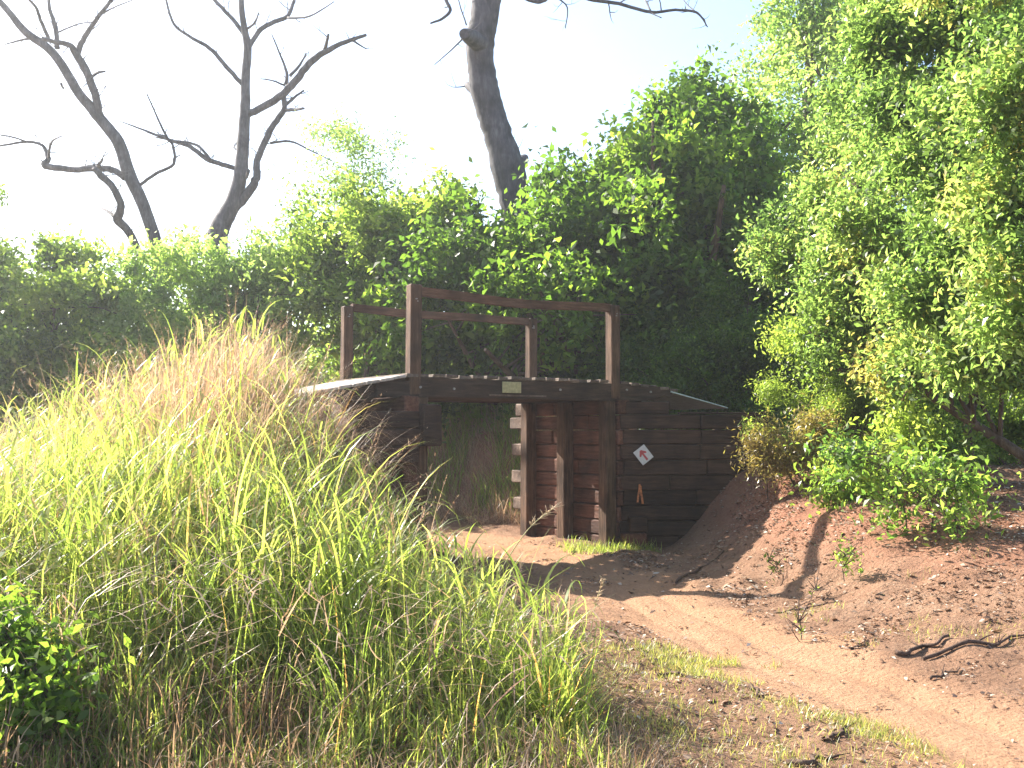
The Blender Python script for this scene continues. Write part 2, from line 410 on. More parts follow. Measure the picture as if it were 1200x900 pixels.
# approach ramp on the left, sloping down onto the bank
mb = MB(); x = -.20
sl_ = math.atan(.19); ax = (Vector((math.cos(sl_), 0, math.sin(sl_))), Y_, Vector((-math.sin(sl_), 0, math.cos(sl_))))
for k in range(11):
    wd = .165
    c = Vector((-.13, W_ / 2 + rb.uniform(-.02, .02), TOPZ - .03)) - ax[0] * (.175 * k + .085)
    mb.box(c, (wd, W_ + .2 + rb.uniform(-.05, .05), .035), ax, jit=.003, bev=.006, rnd=rb)
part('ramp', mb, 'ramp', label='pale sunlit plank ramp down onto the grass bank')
mb = MB()
for yy in (.05, 1.0, W_ - .05):
    mb.box(Vector((-.13, yy, TOPZ - .14)) - ax[0] * 1.0, (1.8, .1, .14), ax)
part('ramp_joist', mb, 'beam')
# right approach: pale sheet sloping down from the deck end
mb = MB()
s2 = math.atan(-.20); ax2 = (Vector((math.cos(s2), 0, math.sin(s2))), Y_, Vector((-math.sin(s2), 0, math.cos(s2))))
for k in range(9):
    mb.box(Vector((4.03, W_ / 2, TOPZ - .15)) + ax2[0] * (.5 + 0) + Y_ * (-.98 + k * .245), (1.1, .235, .02), ax2, jit=.004, rnd=rb)
part('ramp', mb, 'sheet', label='pale sheet ramp at the far right end')
# yellowish plate and bolts on the near beam
mb = MB(); mb.box((1.35, -.094, TOPZ - .135), (.28, .014, .14), bev=.003)
pl = part('name_plate', mb, 'plate', label='blank weathered yellowish plate on the near beam')
mb = MB(); mb.box((1.45, -.090, TOPZ - .238), (.86, .010, .022), bev=.003); part('batten', mb, 'pale_end')
for bx_, bz_ in ((.06, .16), (.52, .17), (3.2, .13), (3.62, .15), (2.1, .15)):
    mb = MB(); mb.tube([(bx_, -.08, TOPZ - bz_), (bx_, -.105, TOPZ - bz_)], [.016, .014], 8); part('bolt', mb, 'steel')
for (x, y) in posts:
    for q in (.10, .19):
        mb = MB(); yy = y - (.078 if y < 1 else .073); mb.tube([(x + rb.uniform(-.03, .03), yy + .004, TOPZ + .93 - q * .3), (x + .01, yy - .008, TOPZ + .93 - q * .3)], [.008, .007], 6); part('nail', mb, 'steel')
# right abutment: its own thing, standing under the deck
def frame_thing(name, label, cat):
    o = empty(name, (BO[0], BO[1], 0), TH); return tag(o, label, cat)
ra = frame_thing('retaining_wall', 'reddish sleeper retaining wall with three square posts under the right end of the bridge', 'retaining wall')
for y in (0.0, .985, 1.95):
    mb = MB(); s = .19
    zt = TOPZ - .28; tilt = Vector((rb.uniform(-.008, .008), rb.uniform(-.01, .01), 1)).normalized()
    mb.box((2.93, y, zt / 2 - .1), (.17, s, zt + .2), (X_, Y_, tilt), jit=.006, bev=.014, rnd=rb)
    part('post', mb, 'post', ra)
ch = .205; mb = MB(); mbe = MB()
for k in range(10):
    z = -.08 + ch * (k + .5); off = rb.uniform(-.015, .015)
    y0 = -.12 + rb.uniform(-.03, .03); y1 = 1.97 + rb.uniform(-.01, .05)
    # each course is two sleepers butted end to end
    mid = rb.uniform(.5, 1.5)
    mb.box((3.12 + off, (y0 + mid) / 2, z), (.20, mid - y0 - .006, ch - .010), jit=.006, bev=.015, rnd=rb)
    mb.box((3.12 + off + rb.uniform(-.012, .012), (mid + y1) / 2, z), (.20, y1 - mid - .006, ch - .010), jit=.006, bev=.015, rnd=rb)
part('sleepers', mb, 'sleeper_v', ra, 'stacked reddish sleepers between the posts')
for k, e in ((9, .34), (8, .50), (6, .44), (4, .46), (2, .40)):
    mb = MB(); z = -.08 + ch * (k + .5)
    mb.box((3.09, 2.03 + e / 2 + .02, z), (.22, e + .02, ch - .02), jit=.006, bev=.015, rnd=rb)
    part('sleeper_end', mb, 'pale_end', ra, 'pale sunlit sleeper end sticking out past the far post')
mb = MB()                                                          # two pale strips standing in for sunlit bands beside the posts
for (y, z0, z1) in ((1.12, .55, 1.45), (.13, .30, .95)):
    mb.box((3.005, y, (z0 + z1) / 2), (.03, .07, z1 - z0), jit=.01, bev=.006, rnd=rb)
part('sun_strip', mb, 'pale_end', ra)
# left abutment
la = frame_thing('retaining_wall', 'dark sleeper crib and post half hidden by grass under the left end of the bridge', 'retaining wall')
for y in (0.02, .985, 1.95):
    mb = MB(); mb.box((.10, y, (TOPZ - .28) / 2 - .05), (.16, .17, TOPZ - .18), jit=.006, bev=.014, rnd=rb); part('post', mb, 'post', la)
mb = MB()
for k in range(10):
    z = -.08 + ch * (k + .5)
    mb.box((-.09 + rb.uniform(-.01, .01), .95, z), (.19, 2.2 + rb.uniform(-.1, .1), ch - .01), jit=.006, bev=.015, rnd=rb)
part('sleepers', mb, 'sleeper_v', la)
mb = MB()
for k in range(6, 9):
    z = -.08 + ch * (k + .5) + .02
    mb.box((-.42 + rb.uniform(-.05, .05), -.12, z), (.75 + (k % 2) * .2, .19, ch - .01), jit=.008, bev=.015, rnd=rb)
mb.box((.12, -.20, 1.62), (.26, .2, .5), jit=.01, bev=.02, rnd=rb)
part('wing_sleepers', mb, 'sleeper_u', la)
# wing wall facing the camera on the right
wa = R(2.5)
ww = empty('retaining_wall', (1.50, 14.02, 0), wa)
tag(ww, 'dark shaded wing wall of long horizontal sleepers with the arrow sign on it', 'retaining wall')
mb = MB()
for k in range(9):
    z = -.07 + ch * (k + .5)
    ln = 2.02 if k > 1 else 1.5
    sh = rb.uniform(-.04, .03)
    m_ = rb.uniform(.6, 1.4)
    for a, b in ((-.02 + sh, m_), (m_ + .006, ln + rb.uniform(-.05, .05))):
        mb.box(((a + b) / 2, rb.uniform(-.012, .012), z), (b - a, .2, ch - .009), jit=.006, bev=.014, rnd=rb)
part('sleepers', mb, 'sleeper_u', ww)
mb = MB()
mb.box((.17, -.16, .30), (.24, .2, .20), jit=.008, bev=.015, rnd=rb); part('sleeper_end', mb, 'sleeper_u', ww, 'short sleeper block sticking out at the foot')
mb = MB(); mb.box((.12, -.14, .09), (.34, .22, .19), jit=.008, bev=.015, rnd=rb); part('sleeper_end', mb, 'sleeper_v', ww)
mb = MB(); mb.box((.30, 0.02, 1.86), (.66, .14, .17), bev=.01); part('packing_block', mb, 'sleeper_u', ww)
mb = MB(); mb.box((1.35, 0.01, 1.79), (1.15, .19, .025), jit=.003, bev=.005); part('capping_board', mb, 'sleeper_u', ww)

# arrow sign, tilted about its own axis on the wing wall
sp = at(754, 533, 13.86)
sg = empty('arrow_sign', tuple(sp)); sg.rotation_euler = (0, R(-38), wa)   # tilted plate
tag(sg, 'small tilted white sign with a red arrow fixed to the dark sleeper wall', 'sign')
mb = MB(); mb.box((0, 0, 0), (.185, .012, .215), bev=.003); part('plate', mb, 'sign_white', sg)
mb = MB()
tf = lambda x, z, y: (x, y, z)
mb.prism([(-.014, -.085), (.016, -.085), (.014, .03), (-.012, .03)], -.0085, -.0070, tf)
mb.prism([(-.058, .012), (-.045, -.006), (-.012, .018), (.014, .018), (.046, -.004), (.058, .014), (.012, .072), (-.010, .072)], -.0088, -.0072, tf)
part('arrow', mb, 'sign_red', sg)
# orange ribbon
rp = at(750, 577, 13.86)
mb = MB()
def strip(pts, wd):
    b = len(mb.v)
    for (x, z, y) in pts:
        for sx in (-1, 1): mb.v.append(Vector((rp.x + x + sx * wd, rp.y - .02 + y, rp.z + z)))
        for sx in (1, -1): mb.v.append(Vector((rp.x + x + sx * wd, rp.y - .014 + y, rp.z + z)))
    n = len(pts)
    for i in range(n - 1):
        for j in range(4):
            j2 = (j + 1) % 4; mb.f.append([b + i * 4 + j, b + i * 4 + j2, b + (i + 1) * 4 + j2, b + (i + 1) * 4 + j]); mb.sm.append(False)
    mb.f.append([b, b + 1, b + 2, b + 3]); mb.f.append([b + 4 * (n - 1) + i for i in range(4)]); mb.sm += [False] * 2
strip([(-.005, .11, 0), (-.012, .04, -.01), (-.028, -.04, -.015), (-.038, -.13, -.03)], .013)
strip([(.003, .09, 0), (.008, .02, -.012), (.02, -.06, -.02), (.03, -.15, -.028)], .014)
o = mb.build('ribbon', M['orange'], origin=rp)
tag(o, 'frayed orange ribbon hanging on the shaded sleeper wall below the arrow sign', 'ribbon')

# ------------------------------------------------------------------ dead trees (limbs traced at their own distance, real thickness)
def zA(x, y): return (x * .378, y * .378)
def zC(x, y): return (400 + x * .4167, y * .4167)
def dead_tree(label, Y, main, limbs, seed, fz, base_r, scale):
    rn = random.Random(seed)
    def P(pt, dy=0): return at(*fz(pt[0], pt[1]), Y + dy)
    r2m = scale * Y / FPX / 2
    b0 = P(main[0][:2]); gz = float(ground_z(b0.x, Y)) - .1
    root = empty('dead_tree', (b0.x + .25 * base_r, Y, gz)); tag(root, label, 'tree', 'bare dead trees behind the shrubs')
    O = Vector(root.location)
    def grow(mb, path, dy0, twig=True):
        pts = []; rad = []
        for i, q in enumerate(path):
            t = i / max(1, len(path) - 1)
            pts.append(P(q, dy0 * t)); rad.append(max(.010, q[2] * r2m))
        sp_, sr = smooth_path(pts, rad, 5, .05 if rad[0] > .15 else .14, rn)
        mb.tube(sp_, sr, 14 if rad[0] > .15 else 7, .05, rn)
        if twig:
            for i in range(2, len(sp_) - 1):
                if rn.random() < .34 and sr[i] < .13:
                    dirn = (sp_[i + 1] - sp_[i]).normalized()
                    side = Vector((rn.uniform(-1, 1), rn.uniform(-.8, .8), rn.uniform(-.5, 1))).normalized()
                    dd = (dirn * .6 + side).normalized(); ln = rn.uniform(.2, .9) * (1 if sr[i] > .03 else .6)
                    tp = [sp_[i]]; cur = sp_[i]
                    for k in range(5):
                        dd = (dd + Vector((rn.uniform(-.3, .3), rn.uniform(-.3, .3), rn.uniform(-.15, .3)))).normalized()
                        cur = cur + dd * ln / 5; tp.append(cur)
                    r0 = min(.017, sr[i] * .5)
                    mb.tube(tp, [r0 * (1 - .16 * k) for k in range(6)], 5, .1, rn)
                    if rn.random() < .6:
                        c2 = tp[2]; d2 = (dd + Vector((rn.uniform(-1, 1), rn.uniform(-.5, .5), rn.uniform(-.2, .8)))).normalized()
                        mb.tube([c2, c2 + d2 * ln * .25, c2 + d2 * ln * .4 + Vector((0, 0, .05))], [r0 * .6, r0 * .45, r0 * .25], 4, .1, rn)
    mb = MB()
    grow(mb, main, 0, False)
    a = P(main[0][:2]); r0 = main[0][2] * r2m
    mb.tube([Vector((O.x, Y, gz)), Vector((O.x * .6 + a.x * .4, Y, gz + (a.z - gz) * .5)), a + (P(main[1][:2]) - a) * .15], [r0 * 1.35, r0 * 1.12, r0], 12, .1, rn)
    mb.build('trunk', M['deadbark'], root, O)
    for i, lb in enumerate(limbs):
        mb = MB(); grow(mb, lb, rn.uniform(-1.6, 1.6))
        mb.build('branch', M['deadbark'], root, O)
    return root
# left one: forked, bent branches
dead_tree('bare dead tree at far left with a forked trunk leaning left', 26,
    [(490, 770, 40), (475, 725, 38), (445, 640, 38), (400, 540, 40), (365, 440, 38), (310, 368, 34), (245, 290, 30), (190, 200, 28), (150, 150, 26), (80, 100, 24), (30, 40, 20), (-20, -20, 18), (-60, -90, 12)],
    [[(312, 368, 26), (295, 290, 26), (265, 215, 26), (235, 165, 24), (215, 140, 18), (165, 128, 14), (130, 118, 12)],
     [(240, 172, 20), (256, 125, 18), (285, 80, 15), (310, 45, 13), (345, 0, 11), (380, -60, 8)],
     [(312, 45, 7), (355, 22, 5), (412, 0, 3)],
     [(178, 150, 18), (172, 85, 15), (155, 30, 12), (150, -20, 10)],
     [(150, 118, 13), (125, 60, 11), (110, 20, 9), (75, -15, 7)],
     [(180, 100, 6), (240, 75, 5), (285, 68, 3)],
     [(285, 238, 10), (305, 225, 9), (326, 222, 5)],
     [(100, 118, 9), (60, 126, 7), (15, 138, 4)],
     [(432, 575, 11), (480, 540, 11), (538, 508, 10), (535, 450, 9), (520, 430, 9), (495, 380, 7), (455, 290, 4)],
     [(520, 430, 7), (470, 415, 5), (430, 395, 3)],
     [(388, 552, 20), (350, 527, 20), (300, 522, 22), (230, 525, 20), (140, 515, 22), (150, 490, 18), (130, 450, 10), (80, 440, 9), (0, 452, 7), (-40, 455, 5)],
     [(85, 440, 6), (40, 425, 6), (0, 418, 5), (-40, 405, 4)], [(150, 488, 9), (160, 440, 7), (192, 422, 3)],
     [(190, 260, 9), (196, 275, 6)],
     [(440, 800, 26), (400, 720, 26), (365, 680, 30), (375, 640, 24), (350, 580, 22), (312, 545, 22), (290, 520, 14)],
     [(355, 672, 14), (335, 655, 10), (315, 645, 6)], [(300, 525, 16), (310, 505, 10), (318, 495, 6)]], 3, zA, .3, .378)
dead_tree('bare dead tree second from left with an upright trunk and raised side limbs', 28,
    [(668, 740, 66), (690, 690, 60), (722, 630, 50), (745, 540, 42), (755, 430, 38), (760, 330, 32), (762, 230, 28), (768, 150, 26), (756, 80, 20), (748, 0, 18), (760, -80, 12)],
    [[(715, 660, 30), (770, 595, 30), (795, 550, 26), (797, 500, 22), (820, 440, 22), (850, 385, 20), (880, 340, 18), (876, 295, 14)],
     [(768, 355, 22), (830, 322, 24), (876, 292, 24), (920, 245, 24), (965, 190, 22), (1008, 160, 18), (1070, 130, 14), (1136, 108, 9)],
     [(1006, 160, 14), (1018, 108, 8)], [(1090, 124, 9), (1136, 152, 3)],
     [(882, 342, 12), (910, 340, 11), (942, 336, 7)], [(880, 330, 12), (915, 300, 9), (942, 280, 5)],
     [(838, 444, 9), (900, 438, 7), (960, 465, 5), (1032, 500, 3)],
     [(886, 262, 14), (890, 230, 10), (875, 185, 7), (842, 105, 3)], [(900, 235, 11), (930, 200, 9), (950, 165, 4)], [(882, 265, 7), (845, 250, 5), (808, 244, 3)],
     [(752, 262, 15), (700, 205, 14), (650, 150, 13), (590, 115, 10), (540, 75, 9), (515, 0, 7), (505, -50, 5)],
     [(770, 148, 16), (810, 90, 16), (850, 68, 15), (892, 50, 14), (912, 0, 11), (925, -50, 7)],
     [(892, 55, 8), (960, 50, 6), (1036, 5, 3)],
     [(760, 112, 15), (722, 60, 14), (665, 0, 12), (630, -50, 8)], [(765, 90, 9), (790, 70, 7), (802, 40, 4)],
     [(742, 524, 16), (690, 510, 16), (640, 492, 16), (590, 455, 14), (530, 435, 12), (470, 412, 8), (370, 375, 3)],
     [(655, 498, 10), (610, 450, 9), (545, 437, 8), (480, 425, 4)],
     [(742, 470, 9), (725, 455, 5), (735, 440, 3)], [(765, 550, 10), (770, 530, 12)]], 8, zA, .3, .378)
dead_tree('thick grey dead tree trunk with a cut stub rising behind the middle shrubs', 22,
    [(500, 640, 80), (487, 560, 88), (468, 470, 96), (446, 400, 82), (425, 330, 80), (402, 250, 82), (393, 180, 76), (390, 110, 84), (400, 60, 80), (408, 0, 84), (405, -90, 80), (380, -220, 60)],
    [[(400, 130, 56), (365, 106, 46), (345, 94, 26)], [(400, 260, 40), (372, 248, 34), (354, 240, 20)],
     [(472, 500, 56), (498, 465, 44), (516, 444, 24)],
     [(352, 70, 5), (335, 20, 4), (325, -20, 3)], [(345, 105, 6), (310, 140, 4), (262, 182, 2)],
     [(380, -120, 14), (300, -60, 12), (293, -5, 11), (306, 28, 10), (285, 52, 8), (250, 66, 5)],
     [(420, -60, 26), (480, -30, 22), (530, -2, 16), (560, 4, 14), (595, -12, 12), (650, -16, 11), (710, 0, 11), (780, 10, 10), (870, 34, 9), (940, 28, 8), (1000, 36, 7), (1030, 76, 3)],
     [(870, 32, 6), (855, 0, 5)], [(600, -10, 5), (635, 20, 4), (630, 80, 2)], [(860, 32, 5), (900, 50, 3)], [(1000, 36, 4), (970, 10, 3), (955, -15, 2)]], 12, zC, .2, .4167)

# ------------------------------------------------------------------ foliage
def leaves(C, N, size, rng, tone, aspect=.45, fold=.25, upbias=.5):
    """diamond leaves, folded along the midrib; C (n,3) centres, N (n,3) preferred growth directions"""
    n = len(C)
    d = N * .6 + rng.normal(0, 1, (n, 3)) * .8; d[:, 2] -= .15; d /= np.linalg.norm(d, axis=1)[:, None] + 1e-9
    up = rng.normal(0, 1, (n, 3)) * .75; up[:, 2] += upbias * 1.6
    s = np.cross(d, up); s /= np.linalg.norm(s, axis=1)[:, None] + 1e-9
    nn = np.cross(s, d)
    L = (size * rng.uniform(.6, 1.35, n))[:, None]
    a = C - d * L * .5; b = C + d * L * .5 - nn * L * .12
    mid = C - d * L * .05; w_ = L * aspect * .5
    V = np.stack([a, mid + s * w_ + nn * w_ * fold * 2, b, mid - s * w_ + nn * w_ * fold * 2], 1).reshape(-1, 3)
    F = np.arange(n * 4).reshape(n, 4)
    return V, F, tone

def make_tree(name, label, cat, base, blobs, nclump, per, leaf, mat, seed, spread=.16, aspect=.45, trunks=None, lump=.35,
              bark='bark', limbs=14, group=None, surf=2.6, zmin=-9, tone_shift=0, holes=.0, flat=1.0, sub=True):
    rng = np.random.default_rng(seed); rn = random.Random(seed)
    bx, by = base; bz = float(ground_z(bx, by)) - .08
    root = empty(name, (bx, by, bz)); tag(root, label, cat, group)
    O = np.array([bx, by, bz])
    B = np.array(blobs, float)                                     # cx cy cz rx ry rz
    wgt = (B[:, 3] * B[:, 4] * B[:, 5]) ** .72; wgt /= wgt.sum()
    if sub:                                                        # break each lobe of the crown into many boughs with gaps between
        nb = []
        for b_, wq in zip(B, wgt):
            gm = (b_[3] * b_[4] * b_[5]) ** (1 / 3); m_ = int(np.clip(24 * gm ** 1.6, 3, 70))
            dv = rng.normal(0, 1, (m_, 3)); dv /= np.linalg.norm(dv, axis=1)[:, None]
            rq = rng.uniform(.45, 1.05, m_)[:, None]
            cc = b_[:3] + dv * b_[3:] * rq
            rs_ = np.clip(gm * .3, .14, .48) * rng.uniform(.55, 1.35, (m_, 1)) * np.array([1.15, 1.15, .72])
            nb.append(np.hstack([cc, rs_]))
        B0 = B; B = np.concatenate(nb); wgt = (B[:, 3] * B[:, 4] * B[:, 5]) ** .66; wgt /= wgt.sum()
    k = rng.choice(len(B), nclump, p=wgt)
    dr = rng.normal(0, 1, (nclump, 3)); dr /= np.linalg.norm(dr, axis=1)[:, None]
    r = rng.uniform(0, 1, nclump) ** (1 / surf)
    ln = fbm(dr[:, 0] * 2.4 + k * 7.3, dr[:, 1] * 2.4 + dr[:, 2] * 2.9, seed) * 1.07
    rr = r * (1 - lump / 2 + lump * 2 * (ln - .42))
    rr = np.where(rng.uniform(0, 1, nclump) > .90, rr * rng.uniform(1.1, 1.6, nclump), rr)   # stray twigs
    C = B[k, :3] + dr * B[k, 3:] * rr[:, None]
    if holes > 0:
        hv = fbm(C[:, 0] * 1.3 + 50, C[:, 2] * 1.3 + C[:, 1] * .9, seed + 3)
        C_k = hv > holes; C = C[C_k]; dr = dr[C_k]; r = r[C_k]
    gz_ = ground_z(C[:, 0], C[:, 1]); ok = C[:, 2] > np.maximum(gz_ + .08, zmin); C = C[ok]; dr = dr[ok]; r = r[ok]
    nc = len(C)
    # a clump is a short twig: leaves strung along it
    td = dr * .8 + rng.normal(0, .6, (nc, 3)); td[:, 2] += .25; td /= np.linalg.norm(td, axis=1)[:, None]
    cs = spread * rng.uniform(.6, 1.5, nc)
    kk = k[C_k] if holes > 0 else k; kk = kk[ok]
    ctone = rng.normal(.45 + tone_shift, .22, len(B))[kk] + rng.normal(0, .10, nc)
    i = np.repeat(np.arange(nc), per)
    t = rng.uniform(-1, 1, len(i))
    pos = C[i] + td[i] * (cs[i] * 1.7 * t)[:, None] + rng.normal(0, 1, (len(i), 3)) * (cs[i] * .55)[:, None] * np.array([1, 1, flat])
    tone = np.clip(ctone[i] + rng.normal(0, .16, len(i)), 0, 1)
    V, F, tone = leaves(pos, td[i], leaf, rng, tone, aspect)
    np_mesh('crown', V - O, F, M[mat], root, {'tone': ('FACE', tone)})
    # trunk and limbs
    mb = MB()
    for (tx, ty, tr) in (trunks or [(0, 0, .09)]):
        tgt = (B0 if sub else B)[rn.randrange(len(B0 if sub else B)), :3]
        p0 = Vector((bx + tx, by + ty, float(ground_z(bx + tx, by + ty)) - .08))
        top = Vector(tgt) + Vector((tx * .6, ty * .6, 0))
        m1 = p0.lerp(top, .33) + Vector((rn.uniform(-.1, .1), rn.uniform(-.1, .1), .1)); m2 = p0.lerp(top, .66) + Vector((rn.uniform(-.12, .12), rn.uniform(-.12, .12), .1))
        pp, rr_ = smooth_path([p0, m1, m2, top], [tr, tr * .8, tr * .55, tr * .25], 4, .1, rn)
        mb.tube(pp, rr_, 9, .08, rn)
        for q in range(limbs):
            j = rn.randrange(3, len(pp) - 1); tb = Vector(C[rn.randrange(nc)])
            if (tb - pp[j]).length > max(2.4, .6 * max(B[:, 3:].max(), 1)): tb = pp[j] + (tb - pp[j]).normalized() * 2.2
            mdl = pp[j].lerp(tb, .5) + Vector((rn.uniform(-.15, .15), rn.uniform(-.15, .15), rn.uniform(0, .25)))
            q1, q2 = smooth_path([pp[j], mdl, tb], [rr_[j] * .55, rr_[j] * .35, .006], 3, .1, rn)
            mb.tube(q1, q2, 5, .05, rn, cap=False)
    mb.build('trunk', M[bark], root, Vector(O))
    return root
def blob(px, py, Y, rpx, rpz, ry):
    c = at(px, py, Y); k = Y / FPX
    return (c.x, c.y, c.z, rpx * k, ry, rpz * k)

# --- middle thicket behind the bridge
def front_boughs(n, seed, x0, x1, ytop, ybot, Y0, Y1):
    """separate boughs reaching out of the crown towards the open side, where the low sun catches them"""
    rn = random.Random(seed); out = []
    while len(out) < n:
        px = rn.uniform(x0, x1); py = rn.uniform(ytop, ybot)
        if px > 700 and py > 330 or py < 225 and px < 640: continue
        out.append(blob(px, py, rn.uniform(Y0, Y1), rn.uniform(16, 36), rn.uniform(11, 22), rn.uniform(.25, .45)))
    return out
make_tree('tree', 'broad bushy tree straight behind the bridge under the thick dead trunk', 'tree', (at(640, 400, 20.0).x, 20.0),
    [blob(545, 345, 20, 110, 100, 1.6), blob(690, 300, 20.2, 95, 115, 1.6), blob(740, 330, 20, 110, 130, 1.6), blob(610, 400, 19.5, 160, 115, 1.4), blob(670, 235, 20.4, 50, 50, 1.1), blob(760, 430, 19.4, 130, 110, 1.3)] + front_boughs(30, 1, 545, 760, 225, 430, 17.0, 18.2),
    4300, 20, .16, 'leaf_dark', 11, .20, .55, [(0, 0, .12), (.6, .3, .09), (-.8, .1, .08), (1.2, 0, .09)], holes=.30)
make_tree('tree', 'tall dark green tree behind the right end of the bridge with an uneven top', 'tree', (at(810, 400, 21.0).x, 21.0),
    [blob(800, 250, 21, 110, 120, 1.7), blob(840, 170, 21.4, 80, 75, 1.4), blob(770, 190, 21.2, 60, 55, 1.2), blob(860, 330, 20.6, 90, 150, 1.5), blob(740, 205, 21, 45, 35, 1.0)] + front_boughs(20, 2, 740, 890, 110, 330, 18.0, 19.3),
    3300, 20, .16, 'leaf_dark', 12, .20, .55, [(0, 0, .16), (.5, .3, .1), (-.6, .1, .09)], holes=.30, tone_shift=.1)
make_tree('tree', 'mid green bushy tree behind the left handrail posts', 'tree', (at(440, 400, 22).x, 22),
    [blob(440, 330, 22, 105, 100, 1.5), blob(500, 270, 21, 75, 60, 1.3), blob(390, 300, 22.5, 55, 55, 1.1), blob(470, 410, 22.6, 120, 85, 1.0), blob(535, 260, 21.5, 45, 38, 1.0)] + front_boughs(26, 3, 365, 560, 230, 345, 19.9, 20.8),
    2700, 20, .15, 'leaf_mid', 13, .19, .5, [(0, 0, .1), (.6, .1, .07), (-.5, .2, .07)], holes=.30, tone_shift=.1)
# dark wall of shrubs below them, right of the bridge
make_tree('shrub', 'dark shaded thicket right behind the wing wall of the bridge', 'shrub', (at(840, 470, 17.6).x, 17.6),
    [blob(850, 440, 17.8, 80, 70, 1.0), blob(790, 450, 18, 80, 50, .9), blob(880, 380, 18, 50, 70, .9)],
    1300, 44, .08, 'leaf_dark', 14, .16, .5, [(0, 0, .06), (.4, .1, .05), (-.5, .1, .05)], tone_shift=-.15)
# --- left shrubs
make_tree('shrub', 'dense rounded green shrub at the far left edge', 'shrub', (at(60, 430, 22).x, 22),
    [blob(50, 385, 22, 105, 85, .8), blob(100, 340, 22.3, 55, 45, 1.0), blob(-40, 360, 22, 90, 70, .8), blob(20, 450, 21, 120, 50, 1.1)] + front_boughs(18, 5, -10, 150, 310, 440, 20.0, 21.0),
    2100, 20, .15, 'leaf_mid', 15, .19, .5, [(0, 0, .08), (.5, .1, .06), (-.6, .1, .06)], tone_shift=.15)
make_tree('shrub', 'pale green loose shrub below the two bare dead trees', 'shrub', (at(245, 430, 22.5).x, 22.5),
    [blob(215, 350, 22.5, 75, 70, .8), blob(280, 335, 22.8, 70, 65, .8), blob(330, 370, 23, 60, 80, 1.1), blob(240, 420, 21.8, 120, 60, 1.1), blob(215, 300, 22.7, 38, 30, .7)] + front_boughs(22, 4, 140, 360, 290, 420, 21.0, 21.8),
    2100, 20, .14, 'leaf_pale', 16, .19, .45, [(0, 0, .07), (.5, .1, .05), (-.5, .1, .05), (.9, 0, .05)], tone_shift=.25, holes=.28)
make_tree('tree', 'thin airy pale tree showing sky through it left of the middle dead trunk', 'tree', (at(400, 400, 24).x, 24),
    [blob(405, 195, 24, 62, 58, 1.2), blob(365, 245, 24, 45, 50, 1.0), blob(445, 175, 24.2, 36, 40, .8), blob(400, 310, 24, 70, 60, 1.1)],
    520, 20, .10, 'leaf_pale', 17, .20, .45, [(0, 0, .07), (.3, .1, .04)], limbs=24, holes=.34, surf=2)
make_tree('tree', 'leafy twig tip of a tree reaching in at the left border against the sky', 'tree', (at(-160, 400, 22).x, 22),
    [blob(-8, 231, 22, 24, 11, .3), blob(-60, 222, 22, 50, 30, .6), blob(-110, 215, 22, 60, 60, 1.0)], 420, 22, .10, 'leaf_dark', 18, .10, .5, [(0, 0, .1)], limbs=20)
# --- right side
make_tree('tree', 'tall pale yellow green tree between the dark tree and the big right tree', 'tree', (at(950, 400, 26).x, 26),
    [blob(930, 110, 26, 80, 90, 1.8), blob(960, 10, 26.4, 90, 80, 1.8), blob(890, 185, 25.7, 60, 70, 1.4), blob(1010, 130, 26, 80, 130, 1.8), blob(830, 130, 25.6, 38, 36, .9), blob(950, -80, 26, 100, 60, 1.8), blob(960, 280, 25.5, 80, 100, 1.6)],
    2800, 20, .14, 'leaf_pale', 19, .22, .5, [(0, 0, .2), (.6, .2, .12)], limbs=22, holes=.34)
make_tree('tree', 'big bright leafy tree filling the right side of the view', 'tree', (at(1330, 560, 11.2).x, 11.2),
    [blob(1090, 70, 11.2, 110, 110, .7), blob(1150, 160, 10.2, 100, 120, .7), blob(1230, 100, 9.0, 110, 150, .7), blob(1230, 300, 8.8, 100, 130, .6), blob(1060, 240, 11.6, 110, 100, .7), blob(1010, 330, 12.3, 90, 70, .6), blob(1130, 340, 10.4, 100, 90, .6),
     blob(975, 385, 12.9, 85, 42, .5), blob(1080, -50, 11.5, 110, 80, .8), blob(1200, -60, 9.5, 120, 90, .8), blob(940, 270, 13.6, 60, 65, .5), blob(1190, 420, 9.8, 80, 60, .5), blob(1040, 120, 12.4, 70, 90, .6), blob(1085, 420, 11.6, 80, 50, .5), blob(985, 200, 13.4, 50, 60, .5)],
    8200, 28, .078, 'leaf_bright', 20, .15, .42, [(0, 0, .12), (-.35, .6, .07)], limbs=30, surf=3.0, holes=.27, tone_shift=.08)
make_tree('tree', 'slim multi-stemmed tree with bare brown stems standing on the bank right of the wall', 'tree', (at(1035, 520, 13.6).x, 13.6),
    [blob(1000, 380, 13.8, 70, 50, .7), blob(1060, 360, 14, 70, 60, .8), blob(1080, 480, 14.2, 60, 50, .7), blob(950, 400, 13.7, 60, 42, .6)],
    900, 42, .065, 'leaf_mid', 21, .13, .4, [(0, 0, .035), (.09, .03, .03), (-.10, .05, .028), (.17, .1, .03), (-.2, 0, .025)], limbs=7, bark='post', tone_shift=.25)
make_tree('shrub', 'leafy green undergrowth below the right tree with a dark trunk in it', 'shrub', (at(1140, 540, 15).x, 15),
    [blob(1130, 500, 15.2, 90, 55, .8), blob(1200, 480, 15, 80, 60, .9), blob(1060, 500, 14.8, 60, 45, .7), blob(1190, 520, 15.4, 60, 35, .8)],
    1200, 40, .07, 'leaf_mid', 22, .14, .45, [(0, 0, .075), (.5, 0, .05)], bark='stick', limbs=10, tone_shift=.05)
